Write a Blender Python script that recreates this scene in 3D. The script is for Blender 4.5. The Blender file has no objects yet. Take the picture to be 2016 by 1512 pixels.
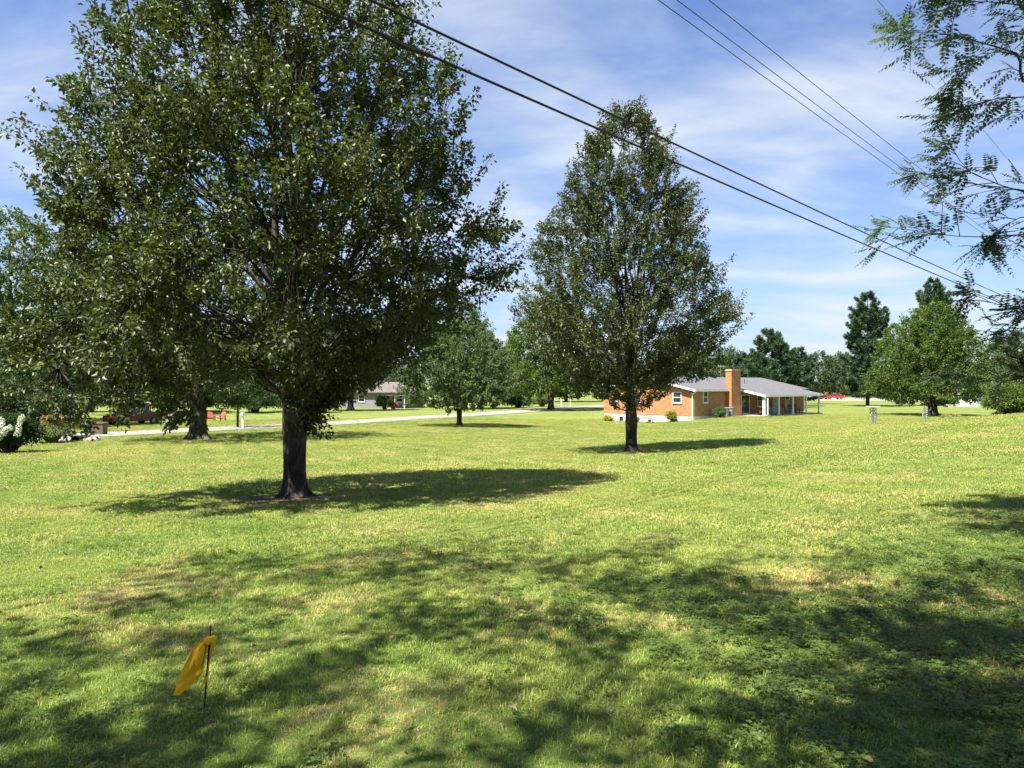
import bpy, math, random
import numpy as np
from mathutils import Vector

random.seed(11)
rng = np.random.default_rng(11)
scene = bpy.context.scene
COL = scene.collection
rad = math.radians

# ------------------------------------------------------------------ camera
EYE = 1.6
F = 1467.0                       # focal length in photo pixels (2016 wide)
cd = bpy.data.cameras.new("camera")
cam = bpy.data.objects.new("camera", cd)
COL.objects.link(cam)
cam.location = (0, 0, EYE)
cam.rotation_euler = (rad(90), 0, 0)
cd.sensor_width = 36.0
cd.lens = 36.0 * F / 2016.0
cd.clip_start = 0.05
cd.clip_end = 6000
scene.camera = cam

# ------------------------------------------------------------------ sun + sky + exposure
SUN_EL = rad(60)
# direction TO the sun in plan (x, y)
sx, sy = -0.735, -0.678
tosun = Vector((sx * math.cos(SUN_EL), sy * math.cos(SUN_EL), math.sin(SUN_EL))).normalized()
sl = bpy.data.lights.new("sun", 'SUN')
sl.energy = 5.0
sl.angle = rad(0.53)
sl.color = (1.0, 0.95, 0.86)
sun = bpy.data.objects.new("sun", sl)
COL.objects.link(sun)
sun.rotation_euler = tosun.to_track_quat('Z', 'Y').to_euler()

world = bpy.data.worlds.new("World")
scene.world = world
world.use_nodes = True
nt = world.node_tree
nt.nodes.clear()


def N(nt, typ, **kw):
    n = nt.nodes.new(typ)
    for k, v in kw.items():
        setattr(n, k, v)
    return n


def L(nt, a, b):
    nt.links.new(a, b)


def mathn(nt, op, a, b=None, c=None):
    n = nt.nodes.new('ShaderNodeMath')
    n.operation = op
    for i, x in enumerate((a, b, c)):
        if x is None:
            continue
        if isinstance(x, (int, float)):
            n.inputs[i].default_value = x
        else:
            nt.links.new(x, n.inputs[i])
    return n.outputs[0]


def mixc(nt, fac, a, b, blend='MIX'):
    n = nt.nodes.new('ShaderNodeMix')
    n.data_type = 'RGBA'
    n.blend_type = blend
    for sock, x in ((n.inputs[0], fac), (n.inputs[6], a), (n.inputs[7], b)):
        if isinstance(x, (int, float)):
            sock.default_value = x
        elif isinstance(x, tuple):
            sock.default_value = (*x[:3], 1.0)
        else:
            nt.links.new(x, sock)
    return n.outputs[2]


def ramp(nt, fac, stops):
    n = nt.nodes.new('ShaderNodeValToRGB')
    cr = n.color_ramp
    while len(cr.elements) < len(stops):
        cr.elements.new(0.5)
    for e, (p, c) in zip(cr.elements, stops):
        e.position = p
        e.color = (c, c, c, 1) if isinstance(c, (int, float)) else (*c[:3], 1)
    nt.links.new(fac, n.inputs[0])
    return n.outputs[0]


def noise(nt, vec, scale, detail=4, rough=0.55, dist=0.0):
    n = nt.nodes.new('ShaderNodeTexNoise')
    n.inputs['Scale'].default_value = scale
    n.inputs['Detail'].default_value = detail
    n.inputs['Roughness'].default_value = rough
    n.inputs['Distortion'].default_value = dist
    if vec is not None:
        nt.links.new(vec, n.inputs['Vector'])
    return n.outputs['Fac']


sky = N(nt, 'ShaderNodeTexSky', sky_type='NISHITA')
sky.sun_disc = False
sky.sun_elevation = SUN_EL
sky.sun_rotation = math.atan2(sx, sy)
sky.altitude = 200
sky.air_density = 1.25
sky.dust_density = 0.6
sky.ozone_density = 4.0
tc = N(nt, 'ShaderNodeTexCoord')
sep = N(nt, 'ShaderNodeSeparateXYZ')
L(nt, tc.outputs['Generated'], sep.inputs[0])
zz = mathn(nt, 'ADD', mathn(nt, 'MAXIMUM', sep.outputs[2], 0.0), 0.14)
comb = N(nt, 'ShaderNodeCombineXYZ')
L(nt, mathn(nt, 'DIVIDE', sep.outputs[0], zz), comb.inputs[0])
L(nt, mathn(nt, 'DIVIDE', sep.outputs[1], zz), comb.inputs[1])
mp = N(nt, 'ShaderNodeMapping')
mp.inputs['Rotation'].default_value = (0, 0, rad(-38))
mp.inputs['Scale'].default_value = (0.95, 1.5, 1)
mp.inputs['Location'].default_value = (5.3, 2.2, 0)
L(nt, comb.outputs[0], mp.inputs[0])
n1 = noise(nt, mp.outputs[0], 1.25, 9, 0.52, 0.5)
n2 = noise(nt, comb.outputs[0], 0.55, 5, 0.5, 0.3)
n3 = noise(nt, mp.outputs[0], 5.0, 6, 0.6, 1.0)
cl = mathn(nt, 'ADD', mathn(nt, 'ADD', mathn(nt, 'MULTIPLY', n1, 0.62), mathn(nt, 'MULTIPLY', n2, 0.5)), mathn(nt, 'MULTIPLY', n3, 0.08))
# thin cloud gets optically thicker along slanted paths near the horizon
clr = ramp(nt, cl, [(0.52, 0.0), (0.61, 0.36), (0.73, 1.0)])
slant = mathn(nt, 'POWER', mathn(nt, 'SUBTRACT', 1.0, mathn(nt, 'MAXIMUM', sep.outputs[2], 0.0)), 3.0)
fac = mathn(nt, 'MINIMUM', mathn(nt, 'ADD', mathn(nt, 'MULTIPLY', clr, 0.72), mathn(nt, 'MULTIPLY', slant, 0.46)), 0.88)
skc = mixc(nt, 1.0, sky.outputs[0], (0.60, 0.79, 1.12), 'MULTIPLY')
skmix = mixc(nt, fac, skc, (5.3, 5.75, 6.35))
bg = N(nt, 'ShaderNodeBackground')
bg.inputs['Strength'].default_value = 0.050
L(nt, skmix, bg.inputs[0])
wo = N(nt, 'ShaderNodeOutputWorld')
L(nt, bg.outputs[0], wo.inputs[0])

scene.view_settings.view_transform = 'Standard'
scene.view_settings.look = 'None'
scene.view_settings.gamma = 1.0
scene.view_settings.use_curve_mapping = False
scene.view_settings.exposure = 1.68
scene.render.engine = 'CYCLES'
scene.cycles.max_bounces = 6
scene.cycles.transparent_max_bounces = 8
scene.cycles.use_denoising = True

# ------------------------------------------------------------------ terrain
CTRL = np.array([
    (0, 0, 0), (-2, 4, 0), (3, 5, .05), (7, 9, .1), (-6, 7, -.15), (-4.2, 14.4, -.6), (1, 12, -.35), (5, 15, -.25),
    (11, 16, .05), (19, 27, .35), (13, 23, -.1), (4.56, 28.5, -1.0), (12, 31, -.65), (21, 36, -.1), (27, 34, .3), (25, 46, -1.2),
    (-12, 24, -1.0), (-20, 31, -1.25), (-18, 43, -1.6), (-4, 45, -1.6), (8, 45, -1.5), (24, 55, -1.5), (-14, 12, -.5),
    (16, 68.4, -2.0), (9.7, 78.5, -2.2), (13, 72, -2.2), (18.2, 69.3, -1.66), (20.5, 71.5, -1.56), (25.5, 72.5, -1.6), (33, 78, -1.65), (40, 88, -1.75),
    (45, 80, -1.8), (60, 126, -2.0), (-4.3, 60.8, -1.8), (-29, 45, -1.75), (-16, 65, -2.0), (-9, 80, -2.0), (9, 112, -2.0), (36, 64, -1.65),
    (-40, 30, -1.6), (-30, 70, -2.0), (-15, -15, .05), (15, -15, .2), (0, -12, .1), (30, 10, .5), (-30, 0, -.4), (40, 40, -.6), (30, 100, -2.0), (-40, 100, -2.0),
    (80, 80, -2), (0, 140, -2.3), (80, 140, -2.2), (-80, 140, -2.5), (-80, 60, -2.3), (-24, 120, -2.4), (-33, 82, -2.4)], dtype=float)


def _tps(r2):
    return np.where(r2 > 1e-9, 0.5 * r2 * np.log(np.maximum(r2, 1e-9)), 0.0)


_n = len(CTRL)
_d2 = ((CTRL[:, None, :2] - CTRL[None, :, :2]) ** 2).sum(-1)
_A = np.zeros((_n + 3, _n + 3))
_A[:_n, :_n] = _tps(_d2) + np.eye(_n) * 2.0
_A[:_n, _n] = 1
_A[:_n, _n + 1:] = CTRL[:, :2]
_A[_n:, :_n] = _A[:_n, _n:].T
_W = np.linalg.solve(_A, np.concatenate([CTRL[:, 2], np.zeros(3)]))


def H(x, y):
    x = np.asarray(x, float)
    y = np.asarray(y, float)
    sh = x.shape
    xf, yf = x.ravel(), y.ravel()
    out = np.empty_like(xf)
    for i in range(0, len(xf), 20000):
        xs, ys = xf[i:i + 20000], yf[i:i + 20000]
        r2 = (xs[:, None] - CTRL[None, :, 0]) ** 2 + (ys[:, None] - CTRL[None, :, 1]) ** 2
        z = _tps(r2) @ _W[:_n] + _W[_n] + xs * _W[_n + 1] + ys * _W[_n + 2]
        d = np.hypot(xs - 5, ys - 55)
        w = np.clip((d - 75) / 70, 0, 1)
        w = w * w * (3 - 2 * w)
        out[i:i + 20000] = z * (1 - w) - 2.3 * w
    # soft unevenness of a mown field
    out += 0.012 * np.sin(xf * 0.9 + 0.6 * np.sin(yf * 0.7)) * np.sin(yf * 0.8 + 1.3)
    return out.reshape(sh)


def h1(x, y):
    return float(H(np.array([x]), np.array([y]))[0])


def at(px, Y):
    """plan x of a photo column at depth Y"""
    return (px - 1008.0) / F * Y


def hz(py, Y):
    """height of a photo row at depth Y"""
    return EYE + (756.0 - py) / F * Y


# ------------------------------------------------------------------ mesh helpers
def np_mesh(name, verts, faces, cols=None, smooth=False):
    """verts (N,3); faces: list of (M,k) int arrays; cols (N,3) point colours"""
    me = bpy.data.meshes.new(name)
    verts = np.ascontiguousarray(verts, dtype=np.float32)
    faces = [np.asarray(f, dtype=np.int32) for f in faces if len(f)]
    me.vertices.add(len(verts))
    me.vertices.foreach_set('co', verts.ravel())
    loops = np.concatenate([f.ravel() for f in faces])
    sizes = np.concatenate([np.full(len(f), f.shape[1], np.int32) for f in faces])
    starts = np.concatenate([[0], np.cumsum(sizes)[:-1]]).astype(np.int32)
    me.loops.add(len(loops))
    me.loops.foreach_set('vertex_index', loops)
    me.polygons.add(len(sizes))
    me.polygons.foreach_set('loop_start', starts)
    if smooth:
        me.polygons.foreach_set('use_smooth', np.ones(len(sizes), dtype=bool))
    if cols is not None:
        a = me.attributes.new('Col', 'FLOAT_COLOR', 'POINT')
        c4 = np.ones((len(verts), 4), np.float32)
        c4[:, :3] = cols
        a.data.foreach_set('color', c4.ravel())
    me.update(calc_edges=True)
    return me


def link(name, me, mat=None, parent=None, loc=None, rotz=0.0):
    o = bpy.data.objects.new(name, me)
    COL.objects.link(o)
    if mat is not None and me is not None and not me.materials:
        me.materials.append(mat)
    if parent is not None:
        o.parent = parent
    if loc is not None:
        o.location = loc
    o.rotation_euler = (0, 0, rotz)
    return o


def tag(o, label, cat, group=None, kind=None):
    if label:
        o['label'] = label
    if cat:
        o['category'] = cat
    if group:
        o['group'] = group
    if kind:
        o['kind'] = kind
    return o


def empty(name, loc, label, cat, group=None, rotz=0.0):
    o = bpy.data.objects.new(name, None)
    COL.objects.link(o)
    o.location = loc
    o.rotation_euler = (0, 0, rotz)
    return tag(o, label, cat, group)


def clone(root, loc, rotz=None, label=None, scale=None):
    r = root.copy()
    COL.objects.link(r)
    r.location = loc
    if rotz is not None:
        r.rotation_euler = (0, 0, rotz)
    if scale is not None:
        r.scale = scale
    if label:
        r['label'] = label
    for ch in root.children:
        c = ch.copy()
        COL.objects.link(c)
        c.parent = r
        for g in ch.children:
            d = g.copy()
            COL.objects.link(d)
            d.parent = c
    return r


class MB:
    """collects simple solids into one mesh"""

    def __init__(self):
        self.v = []
        self.f = []

    def add(self, vs, fs):
        b = len(self.v)
        self.v += [tuple(p) for p in vs]
        self.f += [tuple(i + b for i in f) for f in fs]
        return self

    def box(self, x0, x1, y0, y1, z0, z1):
        vs = [(x, y, z) for z in (z0, z1) for y in (y0, y1) for x in (x0, x1)]
        return self.add(vs, [(0, 2, 3, 1), (4, 5, 7, 6), (0, 1, 5, 4), (2, 6, 7, 3), (0, 4, 6, 2), (1, 3, 7, 5)])

    def hexa(self, pts):
        """8 corners, bottom ring (4) then top ring (4)"""
        return self.add(pts, [(3, 2, 1, 0), (4, 5, 6, 7), (0, 1, 5, 4), (1, 2, 6, 5), (2, 3, 7, 6), (3, 0, 4, 7)])

    def bar(self, p, q, r0, r1=None, n=6):
        r1 = r0 if r1 is None else r1
        p, q = Vector(p), Vector(q)
        d = (q - p).normalized()
        u = d.cross(Vector((0, 0, 1)) if abs(d.z) < .9 else Vector((1, 0, 0))).normalized()
        w = d.cross(u)
        vs = []
        for c, r in ((p, r0), (q, r1)):
            for k in range(n):
                a = 2 * math.pi * k / n
                vs.append(c + u * (r * math.cos(a)) + w * (r * math.sin(a)))
        fs = [(k, (k + 1) % n, n + (k + 1) % n, n + k) for k in range(n)]
        fs += [tuple(range(n - 1, -1, -1)), tuple(range(n, 2 * n))]
        return self.add(vs, fs)

    def prism(self, poly, lo, hi, axis='y'):
        """poly of (a, z) extruded along the axis"""
        n = len(poly)
        vs = []
        for t in (lo, hi):
            for a, z in poly:
                vs.append((a, t, z) if axis == 'y' else (t, a, z))
        fs = [(k, (k + 1) % n, n + (k + 1) % n, n + k) for k in range(n)]
        fs += [tuple(range(n - 1, -1, -1)), tuple(range(n, 2 * n))]
        return self.add(vs, fs)

    def lathe(self, prof, n=10, c=(0, 0)):
        vs = []
        for r, z in prof:
            for k in range(n):
                a = 2 * math.pi * k / n
                vs.append((c[0] + r * math.cos(a), c[1] + r * math.sin(a), z))
        fs = []
        for i in range(len(prof) - 1):
            for k in range(n):
                fs.append((i * n + k, i * n + (k + 1) % n, (i + 1) * n + (k + 1) % n, (i + 1) * n + k))
        fs.append(tuple(range(n - 1, -1, -1)))
        fs.append(tuple(range((len(prof) - 1) * n, len(prof) * n)))
        return self.add(vs, fs)

    def build(self, name, mat, parent=None, bevel=0.0, smooth=False):
        me = bpy.data.meshes.new(name)
        me.from_pydata(self.v, [], self.f)
        me.update()
        if smooth:
            me.polygons.foreach_set('use_smooth', [True] * len(me.polygons))
        o = link(name, me, mat, parent)
        if bevel:
            m = o.modifiers.new('bevel', 'BEVEL')
            m.width = bevel
            m.segments = 2
        return o


def tubes(paths, radii, sides):
    """paths (B,K,3), radii (B,K) -> verts, quads"""
    B, K, _ = paths.shape
    t = np.gradient(paths, axis=1)
    t /= np.linalg.norm(t, axis=2, keepdims=True) + 1e-9
    ref = np.tile(np.array([0.31, 0.17, 0.0]), (B, K, 1)) + np.where(np.abs(t[..., 2:3]) > .8, np.array([0.8, 0, 0.]), np.array([0, 0, 0.9]))
    u = np.cross(t, ref)
    u /= np.linalg.norm(u, axis=2, keepdims=True) + 1e-9
    w = np.cross(t, u)
    a = np.arange(sides) * 2 * np.pi / sides
    ring = u[:, :, None, :] * np.cos(a)[None, None, :, None] + w[:, :, None, :] * np.sin(a)[None, None, :, None]
    v = paths[:, :, None, :] + ring * radii[:, :, None, None]
    idx = np.arange(B * K * sides).reshape(B, K, sides)
    i0 = idx[:, :-1, :]
    i1 = idx[:, 1:, :]
    q = np.stack([i0, np.roll(i0, -1, 2), np.roll(i1, -1, 2), i1], -1).reshape(-1, 4)
    return v.reshape(-1, 3), q


def bez(p0, p1, p2, K):
    t = np.linspace(0, 1, K)[None, :, None]
    return (1 - t) ** 2 * p0[:, None] + 2 * t * (1 - t) * p1[:, None] + t ** 2 * p2[:, None]


def unit(v):
    return v / (np.linalg.norm(v, axis=-1, keepdims=True) + 1e-9)


def leaf_quads(p, d, n, Ln, W, fold=0.25, curl=0.2):
    """two folded triangles per leaf"""
    d = unit(d)
    s = unit(np.cross(d, n))
    n = np.cross(s, d)
    Ln = Ln[:, None]
    W = W[:, None]
    v = np.stack([p, p + .45 * Ln * d + .5 * W * s + fold * W * n, p + Ln * d - curl * Ln * n, p + .45 * Ln * d - .5 * W * s + fold * W * n], 1)
    M = len(p)
    b = np.arange(M)[:, None] * 4
    f = np.concatenate([b + np.array([[0, 1, 2]]), b + np.array([[0, 2, 3]])])
    return v.reshape(-1, 3), f


# ------------------------------------------------------------------ materials
def principled(name, color, rough=0.7, spec=0.3, metal=0.0):
    m = bpy.data.materials.new(name)
    m.use_nodes = True
    b = m.node_tree.nodes['Principled BSDF']
    b.inputs['Base Color'].default_value = (*color, 1)
    b.inputs['Roughness'].default_value = rough
    b.inputs['Specular IOR Level'].default_value = spec
    b.inputs['Metallic'].default_value = metal
    return m


def varied(name, c1, c2, scale=3.0, rough=0.7, spec=0.3, bump=0.0, bscale=20.0, stretch=(1, 1, 1), metal=0.0):
    m = principled(name, c1, rough, spec, metal)
    t = m.node_tree
    b = t.nodes['Principled BSDF']
    tcn = N(t, 'ShaderNodeTexCoord')
    mpn = N(t, 'ShaderNodeMapping')
    mpn.inputs['Scale'].default_value = stretch
    L(t, tcn.outputs['Object'], mpn.inputs[0])
    nz = noise(t, mpn.outputs[0], scale, 6, 0.6)
    L(t, mixc(t, ramp(t, nz, [(0.35, 0.0), (0.65, 1.0)]), c1, c2), b.inputs['Base Color'])
    if bump:
        bm = N(t, 'ShaderNodeBump')
        bm.inputs['Strength'].default_value = bump
        bm.inputs['Distance'].default_value = 0.02
        L(t, noise(t, mpn.outputs[0], bscale, 5, 0.6), bm.inputs['Height'])
        L(t, bm.outputs[0], b.inputs['Normal'])
    return m


def leaf_mat(name, trans=0.35, rough=0.42, spec=0.45, tint=(1.0, 1.0, 1.0), ttint=(1.25, 1.35, 0.55)):
    m = bpy.data.materials.new(name)
    m.use_nodes = True
    t = m.node_tree
    b = t.nodes['Principled BSDF']
    at_ = N(t, 'ShaderNodeAttribute', attribute_name='Col')
    c = mixc(t, 1.0, at_.outputs['Color'], tint, 'MULTIPLY')
    L(t, c, b.inputs['Base Color'])
    b.inputs['Roughness'].default_value = rough
    b.inputs['Specular IOR Level'].default_value = spec
    tr = N(t, 'ShaderNodeBsdfTranslucent')
    L(t, mixc(t, 1.0, c, ttint, 'MULTIPLY'), tr.inputs[0])
    mx = N(t, 'ShaderNodeMixShader')
    mx.inputs[0].default_value = trans
    L(t, b.outputs[0], mx.inputs[1])
    L(t, tr.outputs[0], mx.inputs[2])
    L(t, mx.outputs[0], t.nodes['Material Output'].inputs[0])
    return m


def bark_mat(name, c1, c2):
    m = principled(name, c1, 0.9, 0.15)
    t = m.node_tree
    b = t.nodes['Principled BSDF']
    tcn = N(t, 'ShaderNodeTexCoord')
    mpn = N(t, 'ShaderNodeMapping')
    mpn.inputs['Scale'].default_value = (9, 9, 1.6)
    L(t, tcn.outputs['Object'], mpn.inputs[0])
    a = noise(t, mpn.outputs[0], 2.2, 7, 0.65, 0.8)
    c = noise(t, tcn.outputs['Object'], 2.2, 4, 0.5)
    col = mixc(t, ramp(t, a, [(0.38, 0.0), (0.62, 1.0)]), c1, c2)
    col = mixc(t, ramp(t, c, [(0.52, 0.0), (0.66, 0.75)]), col, (0.15, 0.135, 0.105))
    L(t, col, b.inputs['Base Color'])
    bm = N(t, 'ShaderNodeBump')
    bm.inputs['Strength'].default_value = 1.0
    bm.inputs['Distance'].default_value = 0.03
    L(t, a, bm.inputs['Height'])
    L(t, bm.outputs[0], b.inputs['Normal'])
    return m


def lawn_color(t, pos):
    big = noise(t, pos, 0.10, 3, 0.5, 0.4)
    mid = noise(t, pos, 0.55, 5, 0.6, 0.6)
    mid2 = noise(t, pos, 1.7, 5, 0.6, 0.3)
    fine = noise(t, pos, 9.0, 4, 0.65)
    a = mixc(t, ramp(t, mid2, [(0.32, 0.0), (0.66, 1.0)]), (0.088, 0.142, 0.024), (0.164, 0.212, 0.042))
    a = mixc(t, mathn(t, 'MULTIPLY', ramp(t, big, [(0.42, 0.0), (0.64, 1.0)]), 0.55), a, (0.208, 0.226, 0.050))
    strawf = mathn(t, 'ADD', mathn(t, 'MULTIPLY', mid, 0.72), mathn(t, 'MULTIPLY', fine, 0.30))
    a = mixc(t, mathn(t, 'MULTIPLY', ramp(t, strawf, [(0.515, 0.0), (0.65, 1.0)]), 0.72), a, (0.320, 0.255, 0.115))
    a = mixc(t, mathn(t, 'MULTIPLY', ramp(t, fine, [(0.30, 1.0), (0.50, 0.0)]), 0.35), a, (0.055, 0.095, 0.016))
    # faint mower stripes: wheel-pressed grass lies in alternating directions
    sp = N(t, 'ShaderNodeSeparateXYZ')
    L(t, pos, sp.inputs[0])
    wob = mathn(t, 'MULTIPLY', mid, 1.6)
    st = mathn(t, 'SINE', mathn(t, 'ADD', wob, mathn(t, 'MULTIPLY', mathn(t, 'ADD', mathn(t, 'MULTIPLY', sp.outputs[0], 0.91), mathn(t, 'MULTIPLY', sp.outputs[1], 0.41)), 4.4)))
    msk = ramp(t, noise(t, pos, 0.07, 2, 0.5), [(0.40, 0.15), (0.58, 1.0)])
    a = mixc(t, mathn(t, 'MULTIPLY', mathn(t, 'MULTIPLY', mathn(t, 'ADD', st, 1.0), 0.17), msk), a, (0.25, 0.26, 0.075))
    return a


def world_pos(t):
    g = N(t, 'ShaderNodeNewGeometry')
    return g.outputs['Position']


def make_lawn_mat():
    m = principled('mown_lawn', (0.1, 0.15, 0.03), 0.85, 0.12)
    t = m.node_tree
    b = t.nodes['Principled BSDF']
    pos = world_pos(t)
    c = mixc(t, 1.0, lawn_color(t, pos), (.84, .86, .84), 'MULTIPLY')
    L(t, c, b.inputs['Base Color'])
    bm = N(t, 'ShaderNodeBump')
    bm.inputs['Strength'].default_value = 0.75
    bm.inputs['Distance'].default_value = 0.05
    hh = mathn(t, 'ADD', noise(t, pos, 26.0, 5, 0.7), mathn(t, 'MULTIPLY', noise(t, pos, 5.0, 4, 0.6), 1.2))
    L(t, hh, bm.inputs['Height'])
    L(t, bm.outputs[0], b.inputs['Normal'])
    return m


def make_blade_mat():
    m = bpy.data.materials.new('grass_blade')
    m.use_nodes = True
    t = m.node_tree
    b = t.nodes['Principled BSDF']
    c = lawn_color(t, world_pos(t))
    at_ = N(t, 'ShaderNodeAttribute', attribute_name='Col')
    c = mixc(t, 1.0, c, at_.outputs['Color'], 'MULTIPLY')
    L(t, c, b.inputs['Base Color'])
    b.inputs['Roughness'].default_value = 0.5
    b.inputs['Specular IOR Level'].default_value = 0.3
    tr = N(t, 'ShaderNodeBsdfTranslucent')
    L(t, mixc(t, 1.0, c, (1.25, 1.3, 0.6), 'MULTIPLY'), tr.inputs[0])
    mx = N(t, 'ShaderNodeMixShader')
    mx.inputs[0].default_value = 0.3
    L(t, b.outputs[0], mx.inputs[1])
    L(t, tr.outputs[0], mx.inputs[2])
    L(t, mx.outputs[0], t.nodes['Material Output'].inputs[0])
    return m


M_LAWN = make_lawn_mat()
M_BLADE = make_blade_mat()
M_LEAF = leaf_mat('leaf_glossy', 0.25, 0.44, 0.34)
M_LEAF_SOFT = leaf_mat('leaf_soft', 0.35, 0.55, 0.3)
M_NEEDLE = leaf_mat('pine_needle', 0.18, 0.5, 0.3, ttint=(1.1, 1.2, 0.7))
M_BARK = bark_mat('pear_bark', (0.014, 0.012, 0.010), (0.048, 0.041, 0.033))
M_BARK2 = bark_mat('grey_bark', (0.04, 0.034, 0.028), (0.12, 0.105, 0.09))
M_WHITE = varied('white_paint', (0.78, 0.78, 0.76), (0.66, 0.66, 0.63), 2.0, 0.5, 0.4)
M_GLASS = principled('window_glass', (0.02, 0.025, 0.03), 0.06, 0.8)
M_DARKM = principled('dark_metal', (0.02, 0.02, 0.022), 0.45, 0.4, 0.3)
M_STEEL = varied('galvanised_steel', (0.30, 0.31, 0.32), (0.20, 0.21, 0.22), 8, 0.5, 0.5, metal=0.6)
M_CONC = varied('pale_concrete', (0.32, 0.305, 0.275), (0.25, 0.24, 0.22), 0.5, 0.9, 0.2)
M_STONE = varied('pale_stone', (0.42, 0.40, 0.37), (0.22, 0.21, 0.19), 5, 0.85, 0.2, 0.5, 12)
M_RUBBER = principled('black_rubber', (0.015, 0.015, 0.015), 0.8, 0.2)

# ------------------------------------------------------------------ ground
NG = 460
s = np.linspace(-1, 1, NG)
ka = math.asinh(2600 / 13.0)
gx = 2.0 + 13.0 * np.sinh(s * ka)
gy = 14.0 + 13.0 * np.sinh(s * ka)
GX, GY = np.meshgrid(gx, gy)
GZ = H(GX, GY)
ii = np.arange(NG * NG).reshape(NG, NG)
gq = np.stack([ii[:-1, :-1], ii[:-1, 1:], ii[1:, 1:], ii[1:, :-1]], -1).reshape(-1, 4)
lawn = link('lawn', np_mesh('lawn', np.stack([GX, GY, GZ], -1).reshape(-1, 3), [gq], smooth=True), M_LAWN)
tag(lawn, 'wide mown green lawn rolling down to the road', 'lawn', kind='structure')

# road: a straight pale lane running away to the right
RD = np.array([0.497, 0.868])
RP = np.array([0.868, -0.497])
tt = np.linspace(-60, 190, 200)
ww = np.linspace(-2.6, 2.6, 7)
TT, WW = np.meshgrid(tt, ww, indexing='ij')
RX = -29.6 + RD[0] * TT + RP[0] * WW
RY = 45.6 + RD[1] * TT + RP[1] * WW
RZ = H(RX, RY) + 0.05 - 0.012 * (WW / 2.6) ** 2
ri = np.arange(TT.size).reshape(TT.shape)
rq = np.stack([ri[:-1, :-1], ri[:-1, 1:], ri[1:, 1:], ri[1:, :-1]], -1).reshape(-1, 4)
M_ROAD = varied('sun_bleached_road', (0.27, 0.255, 0.235), (0.20, 0.19, 0.18), 0.6, 0.9, 0.2, 0.3, 30)
road = link('road', np_mesh('road', np.stack([RX, RY, RZ], -1).reshape(-1, 3), [rq], smooth=True), M_ROAD)
tag(road, 'pale sun-bleached lane beyond the lawn', 'road', kind='structure')


def patch(name, cx, cy, rx, ry, rot, mat, label, lift=0.012, n=40, cat='soil'):
    """an irregular thin patch of soil or paving draped over the lawn"""
    vs = []
    rings = 6
    rr = random.Random(name + str(cx))
    ph = [rr.uniform(0, 6.28) for _ in range(4)]
    for i in range(rings + 1):
        for k in range(n):
            a = 2 * math.pi * k / n
            m = 1 + .13 * math.sin(3 * a + ph[0]) + .09 * math.sin(5 * a + ph[1]) + .06 * math.sin(9 * a + ph[2])
            q = i / rings * m
            lx, ly = rx * q * math.cos(a), ry * q * math.sin(a)
            vs.append((cx + lx * math.cos(rot) - ly * math.sin(rot), cy + lx * math.sin(rot) + ly * math.cos(rot), lift * (1.0 - 0.7 * (i / rings) ** 3)))
    vs = np.array(vs)
    vs[:, 2] += H(vs[:, 0], vs[:, 1])
    fs = []
    for i in range(rings):
        for k in range(n):
            fs.append((i * n + k, i * n + (k + 1) % n, (i + 1) * n + (k + 1) % n, (i + 1) * n + k))
    o = link(name, np_mesh(name, vs, [np.array(fs)], smooth=True), mat)
    return tag(o, label, cat, kind='structure')


M_SOIL = varied('bare_soil', (0.075, 0.055, 0.038), (0.14, 0.105, 0.075), 6, 0.95, 0.1, 0.8, 30)
M_CLAY = varied('red_clay', (0.30, 0.19, 0.11), (0.22, 0.15, 0.09), 4, 0.95, 0.1, 0.6, 20)

# ------------------------------------------------------------------ tree builder
def crown_leaves(paths, npl, ln, palette, gen, spread=0.10, droop=0.25, shoot_var=0.35, wratio=0.62, upn=1.0):
    """leaves scattered along the outer part of every shoot. paths (B,K,3)"""
    B, K, _ = paths.shape
    M = B * npl
    bi = np.repeat(np.arange(B), npl)
    t = gen.uniform(0.25, 1.0, M) ** 0.8 * (K - 1)
    i0 = np.minimum(t.astype(int), K - 2)
    fr = (t - i0)[:, None]
    p = paths[bi, i0] * (1 - fr) + paths[bi, i0 + 1] * fr
    tan = unit(paths[bi, i0 + 1] - paths[bi, i0])
    rnd = unit(gen.normal(size=(M, 3)))
    p = p + rnd * (spread * gen.uniform(0, 1, M) ** 0.7)[:, None]
    d = unit(tan * 0.5 + rnd * 0.9 + np.array([0, 0, -droop]))
    n = unit(np.array([0, 0, upn]) + gen.normal(size=(M, 3)) * 0.62)
    Ln = ln * gen.uniform(0.65, 1.25, M)
    v, f = leaf_quads(p, d, n, Ln, Ln * wratio * gen.uniform(.8, 1.15, M))
    pal = np.array(palette)
    w = gen.dirichlet(np.full(len(pal), 0.55), M)
    sv = gen.dirichlet(np.full(len(pal), 0.6), B)[bi]
    c = ((1 - shoot_var) * w + shoot_var * sv) @ pal
    c *= gen.uniform(0.75, 1.2, M)[:, None]
    return v, f, np.repeat(c, 4, axis=0)


def interp_prof(prof, z):
    z_, r_ = zip(*prof)
    return np.interp(z, z_, r_, left=0, right=0)


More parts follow.
